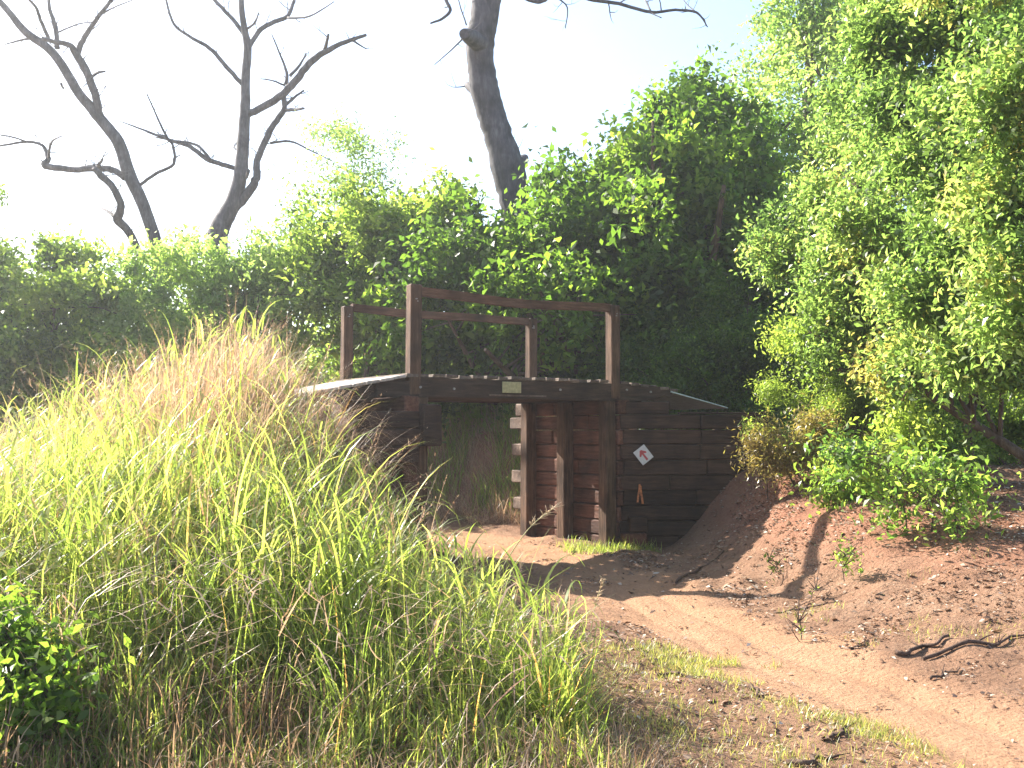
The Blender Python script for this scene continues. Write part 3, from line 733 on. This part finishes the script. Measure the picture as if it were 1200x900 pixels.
make_tree('tree', 'slim upright dark stemmed tree standing in the undergrowth near the right edge', 'tree', (at(1142, 560, 12.6).x, 12.6),
    [(at(1142, 400, 12.6).x, 12.6, 3.1, .45, .35, .35)], 60, 26, .078, 'leaf_bright', 41, .15, .42, [(0, 0, .055)], bark='stick', limbs=10, sub=False)
make_tree('shrub', 'background thicket closing the view behind the right trees', 'shrub', (at(1080, 470, 19).x, 19),
    [blob(960, 430, 19, 90, 90, 1.2), blob(1080, 420, 19.5, 110, 120, 1.3), blob(1210, 430, 19, 110, 110, 1.3), blob(1010, 300, 20, 90, 120, 1.2)],
    1800, 40, .09, 'leaf_dark', 23, .18, .5, [(0, 0, .1), (1.2, .2, .08), (-1.4, 0, .08)])
make_tree('shrub', 'brownish drooping shrub on the bank at the end of the wing wall', 'shrub', (at(935, 560, 12.6).x, 12.6),
    [blob(935, 525, 12.7, 60, 32, .5), blob(990, 545, 12.5, 45, 26, .4), blob(900, 520, 12.8, 32, 24, .35)],
    420, 40, .06, 'leaf_dry', 24, .11, .22, [(0, 0, .015), (.1, 0, .012), (-.1, .05, .012), (.2, .1, .012)], limbs=16)
make_tree('shrub', 'silvery green feathery bush above the brownish shrub on the bank', 'shrub', (at(965, 540, 13.2).x, 13.2),
    [blob(950, 470, 13.3, 60, 34, .5), blob(1000, 500, 13.2, 50, 32, .5)],
    520, 42, .05, 'leaf_mid', 25, .10, .22, [(0, 0, .02), (.15, 0, .018)], limbs=16, tone_shift=.2)
make_tree('sapling', 'bright leafy sapling on the litter covered bank at right', 'sapling', (at(1128, 655, 9.6).x, 9.6),
    [blob(1110, 585, 9.6, 55, 42, .35), blob(1070, 560, 9.7, 45, 35, .3), blob(1135, 615, 9.5, 38, 28, .25), blob(1045, 605, 9.7, 22, 16, .15), blob(1010, 545, 10, 30, 24, .2)],
    120, 16, .08, 'leaf_lime', 26, .15, .42, [(0, 0, .012), (-.25, .1, .010), (-.45, .15, .008)], limbs=14, surf=2)
make_tree('bush', 'green leafy bush between the sapling and the wing wall', 'bush', (at(1040, 600, 11.2).x, 11.2),
    [blob(1040, 545, 11.3, 60, 45, .5), blob(1000, 570, 11.2, 40, 30, .35), blob(1080, 520, 11.5, 45, 35, .4)],
    240, 20, .08, 'leaf_mid', 27, .16, .42, [(0, 0, .015), (.2, 0, .012)], limbs=14, tone_shift=.3)
make_tree('sprig', 'yellow green leafy sprig arching out over the end of the wing wall', 'plant', (at(900, 560, 12.9).x, 12.9),
    [blob(880, 503, 12.9, 15, 9, .12), blob(895, 512, 12.9, 15, 9, .12), blob(905, 522, 12.9, 12, 10, .1)],
    34, 18, .045, 'leaf_lime', 28, .06, .45, [(0, 0, .008)], limbs=8, tone_shift=.3, sub=False)
def weed(label, px, py, hpx, Y, seed, n=14, mat='leaf_lime', leaf=.05):
    c = at(px, py, Y); k = Y / FPX
    make_tree('weed', label, 'weed', (c.x, Y), [(c.x, Y, float(ground_z(c.x, Y)) + hpx * k * .5, .09, .09, hpx * k * .55), (c.x + .05, Y, float(ground_z(c.x, Y)) + hpx * k * .2, .12, .1, hpx * k * .2)],
              n, 9, leaf, mat, seed, .05, .4, [(0, 0, .005), (.05, 0, .004)], limbs=4, surf=1.5, sub=False, group='small weeds on the bank')
weed('upright bright weed on the red bank, tallest of the small weeds there', 990, 660, 60, 9.3, 31, 22)
weed('small yellow green weed at the edge of the bridge shadow on the bank', 905, 650, 32, 9.9, 32, 10)
weed('tiny yellowish seedling beside the trail below the red bank', 937, 725, 24, 7.9, 33, 6, leaf=.035)
weed('small yellowish seedling in the litter left of the tall bank weed', 950, 670, 18, 9.2, 34, 6, leaf=.035)

# broadleaf weed in the bottom left corner
make_tree('bush', 'dark green broadleaf weed bush in the bottom left corner', 'bush', (-2.45, 5.0),
    [(-2.4, 4.95, .42, .36, .3, .34), (-2.75, 5.2, .62, .3, .3, .3), (-2.35, 4.75, .22, .35, .3, .2)], 220, 14, .075, 'leaf_dark', 35, .11, .42, [(0, 0, .012), (.15, 0, .01)], limbs=14)

# ------------------------------------------------------------------ grasses
def blades(P, az, Ln, wd, th0, bend, rng, nseg=4, droop=None):
    n = len(P); seg = Ln / nseg
    th = th0.copy(); pos = P.copy(); pts = [pos.copy()]
    h = np.stack([np.cos(az), np.sin(az), np.zeros(n)], 1)
    for k in range(nseg):
        dirn = h * np.sin(th)[:, None]; dirn[:, 2] = np.cos(th)
        pos = pos + dirn * seg[:, None]; pts.append(pos.copy()); th = th + bend / nseg * (1 + k * .5)
    tw = rng.uniform(-.6, .6, n)
    s = np.stack([-np.sin(az + tw), np.cos(az + tw), np.zeros(n)], 1)
    V = []
    for k, q in enumerate(pts):
        wk = wd * (1 - (k / nseg) ** 1.6) * (0.75 + .5 * min(k, 1)) + .0006
        V.append(q + s * wk[:, None] * .5); V.append(q - s * wk[:, None] * .5)
    V = np.stack(V, 1)                                             # n, 2*(nseg+1), 3
    m = 2 * (nseg + 1); b = (np.arange(n) * m)[:, None, None]
    f = np.array([[2 * k, 2 * k + 1, 2 * k + 3, 2 * k + 2] for k in range(nseg)])[None]
    return V.reshape(-1, 3), (b + f).reshape(-1, 4), nseg
def bank_points(n, rng, xlo=-9, xhi=1.2, ylo=4.3, yhi=14.5, edge=.0):
    """points on the left bank, denser near the camera"""
    out = []; tot = 0
    while tot < n:
        m = n * 3
        y = ylo + (yhi - ylo) * rng.uniform(0, 1, m) ** 1.25; x = rng.uniform(xlo, xhi, m)
        sd, l, r = ground_parts(x, y); u, v = uv(x, y)
        inner = np.interp(y, [4.8, 6.4, 7.4, 9.2, 10.7, 12.2, 16, 30], [2.05, 1.75, 1.75, 1.95, 2.2, 2.1, 1.3, 1.3]) + edge + (fbm(x * 1.5, y * 1.5, 44) - .5) * .5
        ok = (-sd > inner) & (np.abs(x) < y * .56 + .6)
        ok &= ~((v > -.15) & (v < 2.2) & (u > -1.9))
        out.append(np.stack([x, y], 1)[ok]); tot += ok.sum()
    return np.concatenate(out)[:n]
def edge_k(XY):
    d_ = -trail_sd(XY[:, 0], XY[:, 1]) - np.interp(XY[:, 1], [4.8, 6.4, 7.4, 9.2, 10.7, 12.2, 16], [1.9, 1.65, 1.65, 1.85, 2.1, 2.0, 1.3])
    k = np.interp(d_, [0, .45, 1.3], [.25, .5, 1]); a = np.interp(XY[:, 1], [5.0, 7.0], [0, 1])
    u, v = uv(XY[:, 0], XY[:, 1]); near = np.interp(np.hypot(u + .7, v + .9), [.4, 1.4], [.8, 1])
    return (1 - a + a * k) * near
rng = np.random.default_rng(77)
# tufted green blades
nt_ = 4800; T = bank_points(nt_, rng, edge=.08)
per = 22; i = np.repeat(np.arange(nt_), per); n = len(i)
hz = ground_z(T[:, 0], T[:, 1])
up = sstep(.40, 1.10, hz + .6 * (fbm(T[:, 0] * .9, T[:, 1] * .9, 61) - .5))              # 0 low, 1 high on the bank
keep = (rng.uniform(0, 1, nt_) > up * .82) & (rng.uniform(0, 1, nt_) < sstep(.22, .50, fbm(T[:, 0] * 2.3, T[:, 1] * 2.3, 99)))
T = T[keep]; hz = hz[keep]; up = up[keep]; i = np.repeat(np.arange(len(T)), per); n = len(i)
XY = T[i] + rng.normal(0, .055, (n, 2)); P = np.column_stack([XY, ground_z(XY[:, 0], XY[:, 1]) - .02])
tl = rng.uniform(.4, 1.0, len(T)) * (.45 + 1.35 * fbm(T[:, 0] * 1.3, T[:, 1] * 1.3, 8)) * np.interp(T[:, 1], [4.3, 4.9, 5.5, 6.5], [.16, .30, .70, 1]) * np.interp(T[:, 1], [10.5, 12.5], [1, .62])
Ln = tl[i] * rng.uniform(.5, 1.15, n) * edge_k(XY); az = rng.uniform(0, 2 * np.pi, n)
wd = rng.uniform(.005, .0125, n); th0 = np.abs(rng.normal(0, .45, n)); bend = rng.uniform(-.2, 1.9, n)
ttone = np.clip(rng.normal(.38, .14, len(T)) + .15 * up, 0, 1)
V, F, ns = blades(P, az, Ln, wd, th0, bend, rng, 5)
tone = np.repeat(np.clip(ttone[i] + rng.normal(0, .15, n) + (rng.uniform(0, 1, n) > .93) * .5, 0, 1), ns)
g1 = np_mesh('tall_grass', V, F, M['grass'], attrs={'tone': ('FACE', tone)})
tag(g1, 'tall bright green arching grass covering the left bank', 'grass', kind='stuff')
# long broad arching blades standing out of the rest
T = bank_points(1200, rng, ylo=5.8, yhi=12); T = T[(ground_z(T[:, 0], T[:, 1]) < 1.0) | (rng.uniform(0, 1, len(T)) < .35)]; n = len(T)
i = np.repeat(np.arange(n), 5); n = len(i); XY = T[i] + rng.normal(0, .03, (n, 2)); P = np.column_stack([XY, ground_z(XY[:, 0], XY[:, 1]) + rng.uniform(.1, .6, n)])
V, F, ns = blades(P, rng.uniform(0, 2 * np.pi, n), rng.uniform(.5, 1.1, n) * edge_k(XY) * np.interp(T[i, 1], [10.5, 12], [1, .7]), rng.uniform(.008, .016, n), rng.uniform(.1, .9, n), rng.uniform(.3, 2.2, n), rng, 7)
ga = np_mesh('arching_grass', V, F, M['grass'], attrs={'tone': ('FACE', np.repeat(np.clip(rng.normal(.5, .2, n), 0, 1), ns))})
tag(ga, 'long broad arching grass blades standing out of the left bank', 'grass', kind='stuff')
# dry stems, tangle and seed heads
nd = 90000; T = bank_points(nd, rng)
hz = ground_z(T[:, 0], T[:, 1]); up = sstep(.35, 1.25, hz + .5 * (fbm(T[:, 0] * .9, T[:, 1] * .9, 61) - .5))
keep = rng.uniform(0, 1, nd) < .20 + .70 * up; T = T[keep]; up = up[keep]; n = len(T)
P = np.column_stack([T, ground_z(T[:, 0], T[:, 1]) + rng.uniform(0, .35, n) * (.3 + up) * edge_k(T)])
Ln = rng.uniform(.25, 1.05, n) * edge_k(T) * (.15 + 1.75 * fbm(T[:, 0] * 1.6, T[:, 1] * 1.6, 19)) * (.55 + .45 * up) * np.interp(T[:, 1], [4.3, 6], [.5, 1]) * np.interp(T[:, 1], [10.5, 12.5], [1, .6]); wd = rng.uniform(.0025, .0085, n)
swirl = 4 * np.pi * fbm(T[:, 0] * 1.1, T[:, 1] * 1.1, 23) + rng.normal(0, .7, n)      # matted patches lean the same way
V, F, ns = blades(P, swirl, Ln, wd, np.abs(rng.normal(.35, .5, n)) + .9 * sstep(.45, .6, fbm(T[:, 0] * 1.9, T[:, 1] * 1.9, 29)), rng.uniform(-.5, 1.8, n), rng, 4)
g2 = np_mesh('dry_grass', V, F, M['grass_dry'], attrs={'tone': ('FACE', np.repeat(np.clip(rng.normal(.38, .25, n) + .22 * up, 0, 1), ns))})
tag(g2, 'tangle of dry straw coloured grass on the upper left bank', 'grass', kind='stuff')
# dry seedy grass spilling over the left end of the bridge
T = rng.uniform([-3.6, 9.9], [-1.15, 12.3], (9000, 2)); u_, v_ = uv(T[:, 0], T[:, 1]); gz_ = ground_z(T[:, 0], T[:, 1])
T = T[(u_ < -.12) & (v_ > -2.3) & (v_ < -.18) & (gz_ > .35) & (rng.uniform(0, 1, len(T)) < .75)]; n = len(T)
P = np.column_stack([T, ground_z(T[:, 0], T[:, 1])]); hfit = np.clip(2.25 - P[:, 2], .25, .95)
az = rng.normal(-.3, 1.3, n)
V, F, ns = blades(P, az, hfit * rng.uniform(.6, 1.5, n), rng.uniform(.003, .009, n), np.abs(rng.normal(.1, .35, n)), rng.uniform(.3, 2.6, n), rng, 6)
gs = np_mesh('spilling_grass', V, F, M['grass_dry'], attrs={'tone': ('FACE', np.repeat(np.clip(rng.normal(.6, .22, n), 0, 1), ns))})
tag(gs, 'dry arching grass spilling over the left end of the bridge', 'grass', kind='stuff')
# tall canes arching against the shrubs on the crest
x_ = rng.uniform(-5.2, -2.0, 46); y_ = rng.uniform(9.6, 11.6, 46); i = np.repeat(np.arange(46), 7); n = len(i); x_ = x_[i] + rng.normal(0, .02, n); y_ = y_[i] + rng.normal(0, .02, n)
P = np.column_stack([x_, y_, ground_z(x_, y_) + rng.uniform(.35, 1.0, n)])
V, F, ns = blades(P, rng.uniform(0, 2 * np.pi, n), rng.uniform(.35, .75, n), rng.uniform(.011, .020, n), rng.uniform(.15, .8, n), rng.uniform(.8, 2.4, n), rng, 7)
gc = np_mesh('cane_grass', V, F, M['grass'], attrs={'tone': ('FACE', np.repeat(np.clip(rng.normal(.5, .25, n), 0, 1), ns))})
tag(gc, 'tall broad bladed grass arching against the dark shrubs on the crest', 'grass', kind='stuff')
# bent and broken pale blades lying across the rest
T = bank_points(7000, rng, ylo=5); n = len(T); P = np.column_stack([T, ground_z(T[:, 0], T[:, 1]) + rng.uniform(.1, .7, n) * edge_k(T)])
V, F, ns = blades(P, rng.uniform(0, 2 * np.pi, n), rng.uniform(.2, .6, n) * edge_k(T), rng.uniform(.004, .011, n), rng.uniform(.9, 2.0, n), rng.uniform(-.8, 1.4, n), rng, 3)
gb = np_mesh('broken_grass', V, F, M['grass_dry'], attrs={'tone': ('FACE', np.repeat(np.clip(rng.normal(.62, .2, n), 0, 1), ns))})
tag(gb, 'bent and broken pale blades lying in the grass of the left bank', 'grass', kind='stuff')
# flowering stems with open seed heads
nd = 3600; T = bank_points(nd, rng, ylo=6, yhi=12.5)
hz = ground_z(T[:, 0], T[:, 1]); up = sstep(.6, 1.5, hz); k_ = rng.uniform(0, 1, nd) < .12 + .88 * up; T = T[k_]; n = len(T)
P = np.column_stack([T, ground_z(T[:, 0], T[:, 1])])
Ln = rng.uniform(.7, 1.45, n) * edge_k(T) * np.interp(T[:, 1], [10.5, 12.5], [1, .7]); az = rng.uniform(0, 2 * np.pi, n); th0 = rng.uniform(.02, .3, n); bend = rng.uniform(.1, .7, n)
V1, F1, ns = blades(P, az, Ln, np.full(n, .004), th0, bend, rng, 5)
tips = V1.reshape(n, -1, 3); A_ = tips[:, 6]; Bp = tips[:, 10]       # upper part of each stem
pr = 26; i = np.repeat(np.arange(n), pr); t = rng.uniform(0, 1.05, len(i))[:, None]
Q = A_[i] * (1 - t) + Bp[i] * t
V2, F2, ns2 = blades(Q, rng.uniform(0, 2 * np.pi, len(i)), rng.uniform(.03, .14, len(i)) * (1.15 - t[:, 0]), np.full(len(i), .0028), rng.uniform(.3, 1.3, len(i)), rng.uniform(.2, 1.2, len(i)), rng, 2)
tone = np.concatenate([np.repeat(rng.uniform(.3, .8, n), ns), np.repeat(np.clip(rng.normal(.8, .15, len(i)), 0, 1), ns2)])
g3 = np_mesh('seeding_grass', np.concatenate([V1, V2]), np.concatenate([F1, F2 + len(V1)]), M['grass_dry'], attrs={'tone': ('FACE', tone)})
tag(g3, 'thin seeding grass stems standing above the left bank', 'grass', kind='stuff')
# short brown thatch at the foot of the bank
nd = 30000; T = bank_points(nd, rng, ylo=3.6, yhi=9, edge=-.15); n = nd
P = np.column_stack([T, ground_z(T[:, 0], T[:, 1]) - .01])
V, F, ns = blades(P, rng.uniform(0, 2 * np.pi, n), rng.uniform(.08, .34, n), rng.uniform(.002, .006, n), rng.uniform(.1, 1.4, n), rng.uniform(0, 1.4, n), rng, 3)
g4 = np_mesh('thatch', V, F, M['grass_dry'], attrs={'tone': ('FACE', np.repeat(np.clip(rng.normal(.30, .25, n), 0, 1), ns))})
tag(g4, 'low brown dead grass thatch at the foot of the left bank', 'dead grass', kind='stuff')
# short patchy grass beside the trail in the foreground, at the wall foot
def scatter(n, xlo, xhi, ylo, yhi, cond):
    out = []; tot = 0; tries = 0
    while tot < n and tries < 60:
        x = rng.uniform(xlo, xhi, n * 2); y = rng.uniform(ylo, yhi, n * 2); ok = cond(x, y)
        out.append(np.stack([x, y], 1)[ok]); tot += ok.sum(); tries += 1
    return np.concatenate(out)[:n]
def front(x, y):
    s = trail_sd(x, y)
    c = fbm(x * 1.6, y * 1.6, 71)
    return (s < -.35 + (fbm(x * 2.5, y * 2.5, 73) - .5) * 1.6) & (s > -2.6) & (rng.uniform(0, 1, x.shape) < .12 + .88 * sstep(.35, .75, c + .6 * (fbm(x * 6, y * 6, 72) - .5))) & (y < 7.6)
T = scatter(22000, -.3, 3.2, 3.9, 7.6, front); T = np.concatenate([T, scatter(900, 1.5, 4.2, 5, 9, lambda x, y: (fbm(x * 2, y * 2, 91) > .58) & (trail_sd(x, y) > .7))])
n = len(T); P = np.column_stack([T, ground_z(T[:, 0], T[:, 1]) - .004])
V, F, ns = blades(P, rng.uniform(0, 2 * np.pi, n), rng.uniform(.02, .085, n), rng.uniform(.002, .005, n), rng.uniform(.1, 1.2, n), rng.uniform(0, 1.2, n), rng, 2)
g5 = np_mesh('short_grass', V, F, M['grass_short'], attrs={'tone': ('FACE', np.repeat(np.clip(rng.normal(.42, .25, n), 0, 1), ns))})
tag(g5, 'short patchy yellow green grass beside the trail in the foreground', 'grass', kind='stuff')
def wfoot(x, y):
    u, v = uv(x, y); return (np.hypot((u - 2.6) / .42, (v + .15) / .6) < .25 + 1.6 * fbm(x * 5, y * 5, 6) * rng.uniform(.2, 1, x.shape)) & (u < 2.83)
T = np.concatenate([scatter(900, .4, 1.9, 12.8, 14.8, wfoot), scatter(500, 1.1, 1.9, 13.2, 13.75, lambda x, y: fbm(x * 4, y * 4, 4) > .4)])
n = len(T); P = np.column_stack([T, ground_z(T[:, 0], T[:, 1]) - .004])
V, F, ns = blades(P, rng.uniform(0, 2 * np.pi, n), rng.uniform(.03, .24, n) * rng.uniform(.4, 1, n), rng.uniform(.003, .007, n), rng.uniform(.05, .9, n), rng.uniform(0, 1.3, n), rng, 3)
g6 = np_mesh('grass_tuft', V, F, M['grass'], attrs={'tone': ('FACE', np.repeat(np.clip(rng.normal(.45, .15, n), 0, 1), ns))})
tag(g6, 'fresh green grass tuft at the foot of the wall posts', 'grass', kind='stuff')
# dry grass on the far bank seen under the bridge
T = scatter(9000, -4.5, 1.6, 15.8, 20.5, lambda x, y: (trail_sd(x, y) > 1.15) & (fbm(x * 2, y * 2, 14) > .36)); n = len(T)
P = np.column_stack([T, ground_z(T[:, 0], T[:, 1]) + rng.uniform(0, .1, n)])
V, F, ns = blades(P, rng.uniform(0, 2 * np.pi, n), rng.uniform(.15, .75, n), rng.uniform(.004, .010, n), rng.uniform(.1, 1.5, n), rng.uniform(-.6, 1.8, n), rng, 3)
g7 = np_mesh('bank_grass', V, F, M['grass_dry'], attrs={'tone': ('FACE', np.repeat(np.clip(rng.normal(.55, .25, n), 0, 1), ns))})
tag(g7, 'dry brown grass on the far bank seen under the bridge', 'grass', kind='stuff')

T = scatter(4200, -4.5, 1.6, 16.5, 21, lambda x, y: (trail_sd(x, y) > 1.6) & (fbm(x * 1.5, y * 1.5, 15) > .45)); n = len(T)
P = np.column_stack([T, ground_z(T[:, 0], T[:, 1])])
V, F, ns = blades(P, rng.uniform(0, 2 * np.pi, n), rng.uniform(.4, 1.1, n), rng.uniform(.008, .014, n), rng.uniform(.05, .6, n), rng.uniform(.2, 1.6, n), rng, 4)
g8 = np_mesh('far_grass', V, F, M['grass'], attrs={'tone': ('FACE', np.repeat(np.clip(rng.normal(.35, .2, n), 0, 1), ns))})
tag(g8, 'green grass clumps on the far bank seen under the bridge', 'grass', kind='stuff')
# distant wood closing the view low down
nb = 9000; x_ = rng.uniform(-26, 34, nb); y_ = 33 + rng.uniform(-2.5, 4, nb); top_ = 3.0 + 2.4 * fbm(x_ * .35, y_ * .2, 17)
c_ = np.column_stack([x_, y_, .3 + top_ * rng.uniform(0, 1, nb) ** .8]); i = np.repeat(np.arange(nb), 14); dd = rng.normal(0, 1, (len(i), 3))
V, F, tn = leaves(c_[i] + rng.normal(0, .3, (len(i), 3)), dd, .24, rng, np.clip(rng.normal(.5, .2, nb)[i] + rng.normal(0, .1, len(i)), 0, 1), .55)
dw = np_mesh('distant_wood', V, F, M['leaf_mid'], attrs={'tone': ('FACE', tn)}); tag(dw, 'far off low wood closing the view behind the shrubs', 'wood', kind='stuff')

# leaf litter and chips
def lit(x, y):
    s = trail_sd(x, y); c = fbm(x * 1.3, y * 1.3, 33); u, v = uv(x, y)
    right = (s > .5 + (c - .5) * .8) & (rng.uniform(0, 1, x.shape) < .10 + 1.0 * sstep(.42, .60, c + .5 * (fbm(x * 4, y * 4, 36) - .5)) + .3 * (x > 3.8))
    leftf = (s < -.45) & (s > -2.6) & (y < 8.5) & (rng.uniform(0, 1, x.shape) < .45 * (c > .4) + .15)
    onp = (np.abs(s) <= .6) & (rng.uniform(0, 1, x.shape) < .03 + .5 * sstep(.52, .6, fbm(x * 2, y * 3, 38)) * (s < 0))
    return (right | leftf | onp) & (np.abs(x) < y * .55 + .6) & ~((u > 2.8) & (v > -.2) & (v < 2.4))
T = scatter(26000, -1.5, 9, 3.8, 15, lit); n = len(T)
C = np.column_stack([T, ground_z(T[:, 0], T[:, 1]) + .008])
nrm = rng.normal(0, 1, (n, 3)); nrm[:, 2] = 0
sz = rng.uniform(.012, .05, n) * (1 + (rng.uniform(0, 1, n) > .93) * .8) * np.interp(T[:, 1], [4, 10], [.75, 1.15])
d_ = nrm / np.linalg.norm(nrm, axis=1)[:, None]; d_[:, 2] = rng.normal(0, .25, n)
upv = np.column_stack([rng.normal(0, .35, n), rng.normal(0, .35, n), np.ones(n)])
s_ = np.cross(d_, upv); s_ /= np.linalg.norm(s_, axis=1)[:, None]
asp = rng.uniform(.25, .7, n)[:, None]; Lz = sz[:, None]
V = np.stack([C - d_ * Lz * .5, C + s_ * Lz * asp * .5 + [0, 0, .006], C + d_ * Lz * .5 + [0, 0, .003], C - s_ * Lz * asp * .5 + [0, 0, .006]], 1).reshape(-1, 3)
lt = np_mesh('leaf_litter', V, np.arange(n * 4).reshape(n, 4), M['litter'], attrs={'tone': ('FACE', np.clip(rng.normal(.55, .27, n), 0, 1))})
tag(lt, 'dead leaves and bark chips strewn on the ground beside the trail', 'leaf litter', kind='stuff')
# soil clods
n = 1500; T = scatter(n, .3, 5.5, 4.2, 13.5, lambda x, y: (np.abs(trail_sd(x, y)) > .5) & (fbm(x * 1.8, y * 1.8, 52) > .45) & (trail_sd(x, y) > -1.6))
n = len(T); ov = np.array([(1, 0, 0), (0, 1, 0), (-1, 0, 0), (0, -1, 0), (0, 0, 1)], float)
of = np.array([(0, 1, 4), (1, 2, 4), (2, 3, 4), (3, 0, 4)])
sc = rng.uniform(.006, .03, n) * (1 + (rng.uniform(0, 1, n) > .96) * .8)
V = ov[None] * sc[:, None, None] * rng.uniform(.6, 1.3, (n, 5, 3)) * np.array([1, 1, .8]) + np.column_stack([T, ground_z(T[:, 0], T[:, 1]) - .003])[:, None]
cl = np_mesh('soil_clods', V.reshape(-1, 3), (np.arange(n)[:, None, None] * 5 + of[None]).reshape(-1, 3), mg)
tag(cl, 'loose clods of red soil scattered on the bank and trail edge', 'soil clods', kind='stuff')

# ------------------------------------------------------------------ haze volume added to imitate the veil of sun glare
mh = bpy.data.materials.new('air'); mh.use_nodes = True; hn = mh.node_tree; hn.nodes.remove(hn.nodes['Principled BSDF'])
pv = hn.nodes.new('ShaderNodeVolumePrincipled'); pv.inputs['Color'].default_value = (.92, .96, 1, 1)
pv.inputs['Density'].default_value = .0013; pv.inputs['Anisotropy'].default_value = .55
hn.links.new(pv.outputs[0], hn.nodes['Material Output'].inputs['Volume'])
mb = MB(); mb.box((0, 300, 8), (1300, 1300, 20), bev=.01); hz_ = mb.build('haze', mh)
tag(hz_, 'thin haze added in place of the milky sun glare', 'haze', kind='stuff')

# ------------------------------------------------------------------ sticks and logs on the ground
rs = random.Random(9)
def stick(label, p0, p1, Y0, Y1, r, seed, group=None, nbr=2, lift=.6):
    rn = random.Random(seed)
    def gp(px, py_unused, Y):
        x = (px - 600) / FPX * Y * 1.0; return x, Y
    x0, y0 = gp(p0, 0, Y0); x1, y1 = gp(p1, 0, Y1)
    r *= .72
    pts = []; rad = []
    for k in range(9):
        t = k / 8; x = x0 + (x1 - x0) * t + rn.uniform(-.02, .02) * 1; y = y0 + (y1 - y0) * t + rn.uniform(-.04, .04)
        pts.append(Vector((x, y, float(ground_z(x, y)) + r * lift + rn.uniform(0, .015)))); rad.append(r * (1 - .5 * t) * rn.uniform(.85, 1.15))
    mb = MB(); pp, rr_ = smooth_path(pts, rad, 2, .15, rn); mb.tube(pp, rr_, 8, .18, rn)
    for b in range(nbr):
        j = rn.randrange(3, len(pp) - 3); d_ = (pp[j + 1] - pp[j]).normalized() + Vector((rn.uniform(-.7, .7), rn.uniform(-.9, .9), rn.uniform(0, .35)))
        ln = rn.uniform(.10, .3); mb.tube([pp[j], pp[j] + d_ * ln * .5, pp[j] + d_ * ln + Vector((0, 0, -.01))], [rr_[j] * .6, rr_[j] * .4, rr_[j] * .2], 5, .1, rn)
    o = mb.build('fallen_branch', M['stick'], origin=pts[0]); tag(o, label, 'branch', 'fallen branches lying on the ground')
def Yg(py, z=0.0): return (EYE - z) * FPX / (py - HOR)
stick('short dark broken branch lying in the grass at the bottom of the view', 922, 980, Yg(888), Yg(880), .020, 1, nbr=1)
stick('long dark fallen branch on the litter at the right edge', 1075, 1215, Yg(734, .22), Yg(712, .3), .022, 2, nbr=4)
stick('dark knobbly fallen branch lying left of the long one at the right edge', 1046, 1110, Yg(716, .3), Yg(712, .3), .024, 3)
stick('thin twig on the trail side below the long fallen branch', 1085, 1118, Yg(755, .18), Yg(748, .2), .013, 4, nbr=1)
stick('slender brown twig lying at the foot of the red bank', 992, 1012, Yg(735, .15), Yg(731, .15), .012, 5, nbr=1)
stick('dark root-like branch lying in the bridge shadow below the wing wall', 790, 845, 10.6, 12.1, .020, 6, nbr=2)
stick('stubby dark bark piece at the trail edge near the tall grass', 768, 800, Yg(786), Yg(790), .022, 7, nbr=0)
stick('dark curved branch on the trail edge just right of the tall grass', 715, 768, Yg(745), Yg(775), .018, 8, nbr=2)
stick('small broken branch among the short grass in the foreground', 968, 990, Yg(866), Yg(853), .018, 10, nbr=1)
stick('grey bark piece standing out of the short grass beside the trail', 876, 890, Yg(800), Yg(812), .022, 11, nbr=0)
stick('thin dry branch lying along the bank below the sapling', 905, 985, 9.0, 8.9, .012, 12, nbr=2)
stick('pale thin stick on the ground right of the tall grass edge', 690, 712, Yg(762), Yg(768), .009, 13, nbr=0)

# single seeding stalks leaning out of the grass
def stalk(label, pts, r, seed, head=.35, hw=.05):
    rn = random.Random(seed); root = empty('grass_stalk', tuple(pts[0])); tag(root, label, 'grass stalk')
    mb = MB(); pp, rr_ = smooth_path(pts, [r * (1 - .7 * k / (len(pts) - 1)) for k in range(len(pts))], 6)
    mb.tube(pp, rr_, 6); mb.build('stem', M['stalk'], root, pts[0])
    mb = MB(); n = len(pp); s0 = int(n * (1 - head))
    for j in range(s0, n):
        for b in range(4):
            d_ = Vector((rn.uniform(-1, 1), rn.uniform(-1, 1), rn.uniform(-.6, .5))).normalized() + (pp[min(j, n - 2) + 1] - pp[min(j, n - 2)]).normalized() * .8
            e = pp[j] + d_ * hw * rn.uniform(.5, 1.1)
            mb.tube([pp[j], pp[j].lerp(e, .4) + Vector((0, 0, .004)), e], [.0012, .0045, .0015], 4)
    mb.build('seed_head', M['seed'], root, pts[0])
M['stalk'] = plain('stalk', (.38, .36, .14), .5, .2, 30); M['seed'] = plain('seed', (.48, .34, .20), .7, .3, 60)
stalk('long arching grass stalk with a feathery seed head in front of the wall posts', [at(545, 760, 7.6), at(570, 700, 7.55), at(598, 650, 7.5), at(622, 617, 7.45), at(648, 596, 7.4)], .006, 1, .28, .07)
stalk('short pale grass stalk with a narrow seed head over the bridge shadow', [at(690, 770, 7.2), at(693, 735, 7.2), at(699, 705, 7.2), at(707, 680, 7.2)], .004, 2, .4, .035)
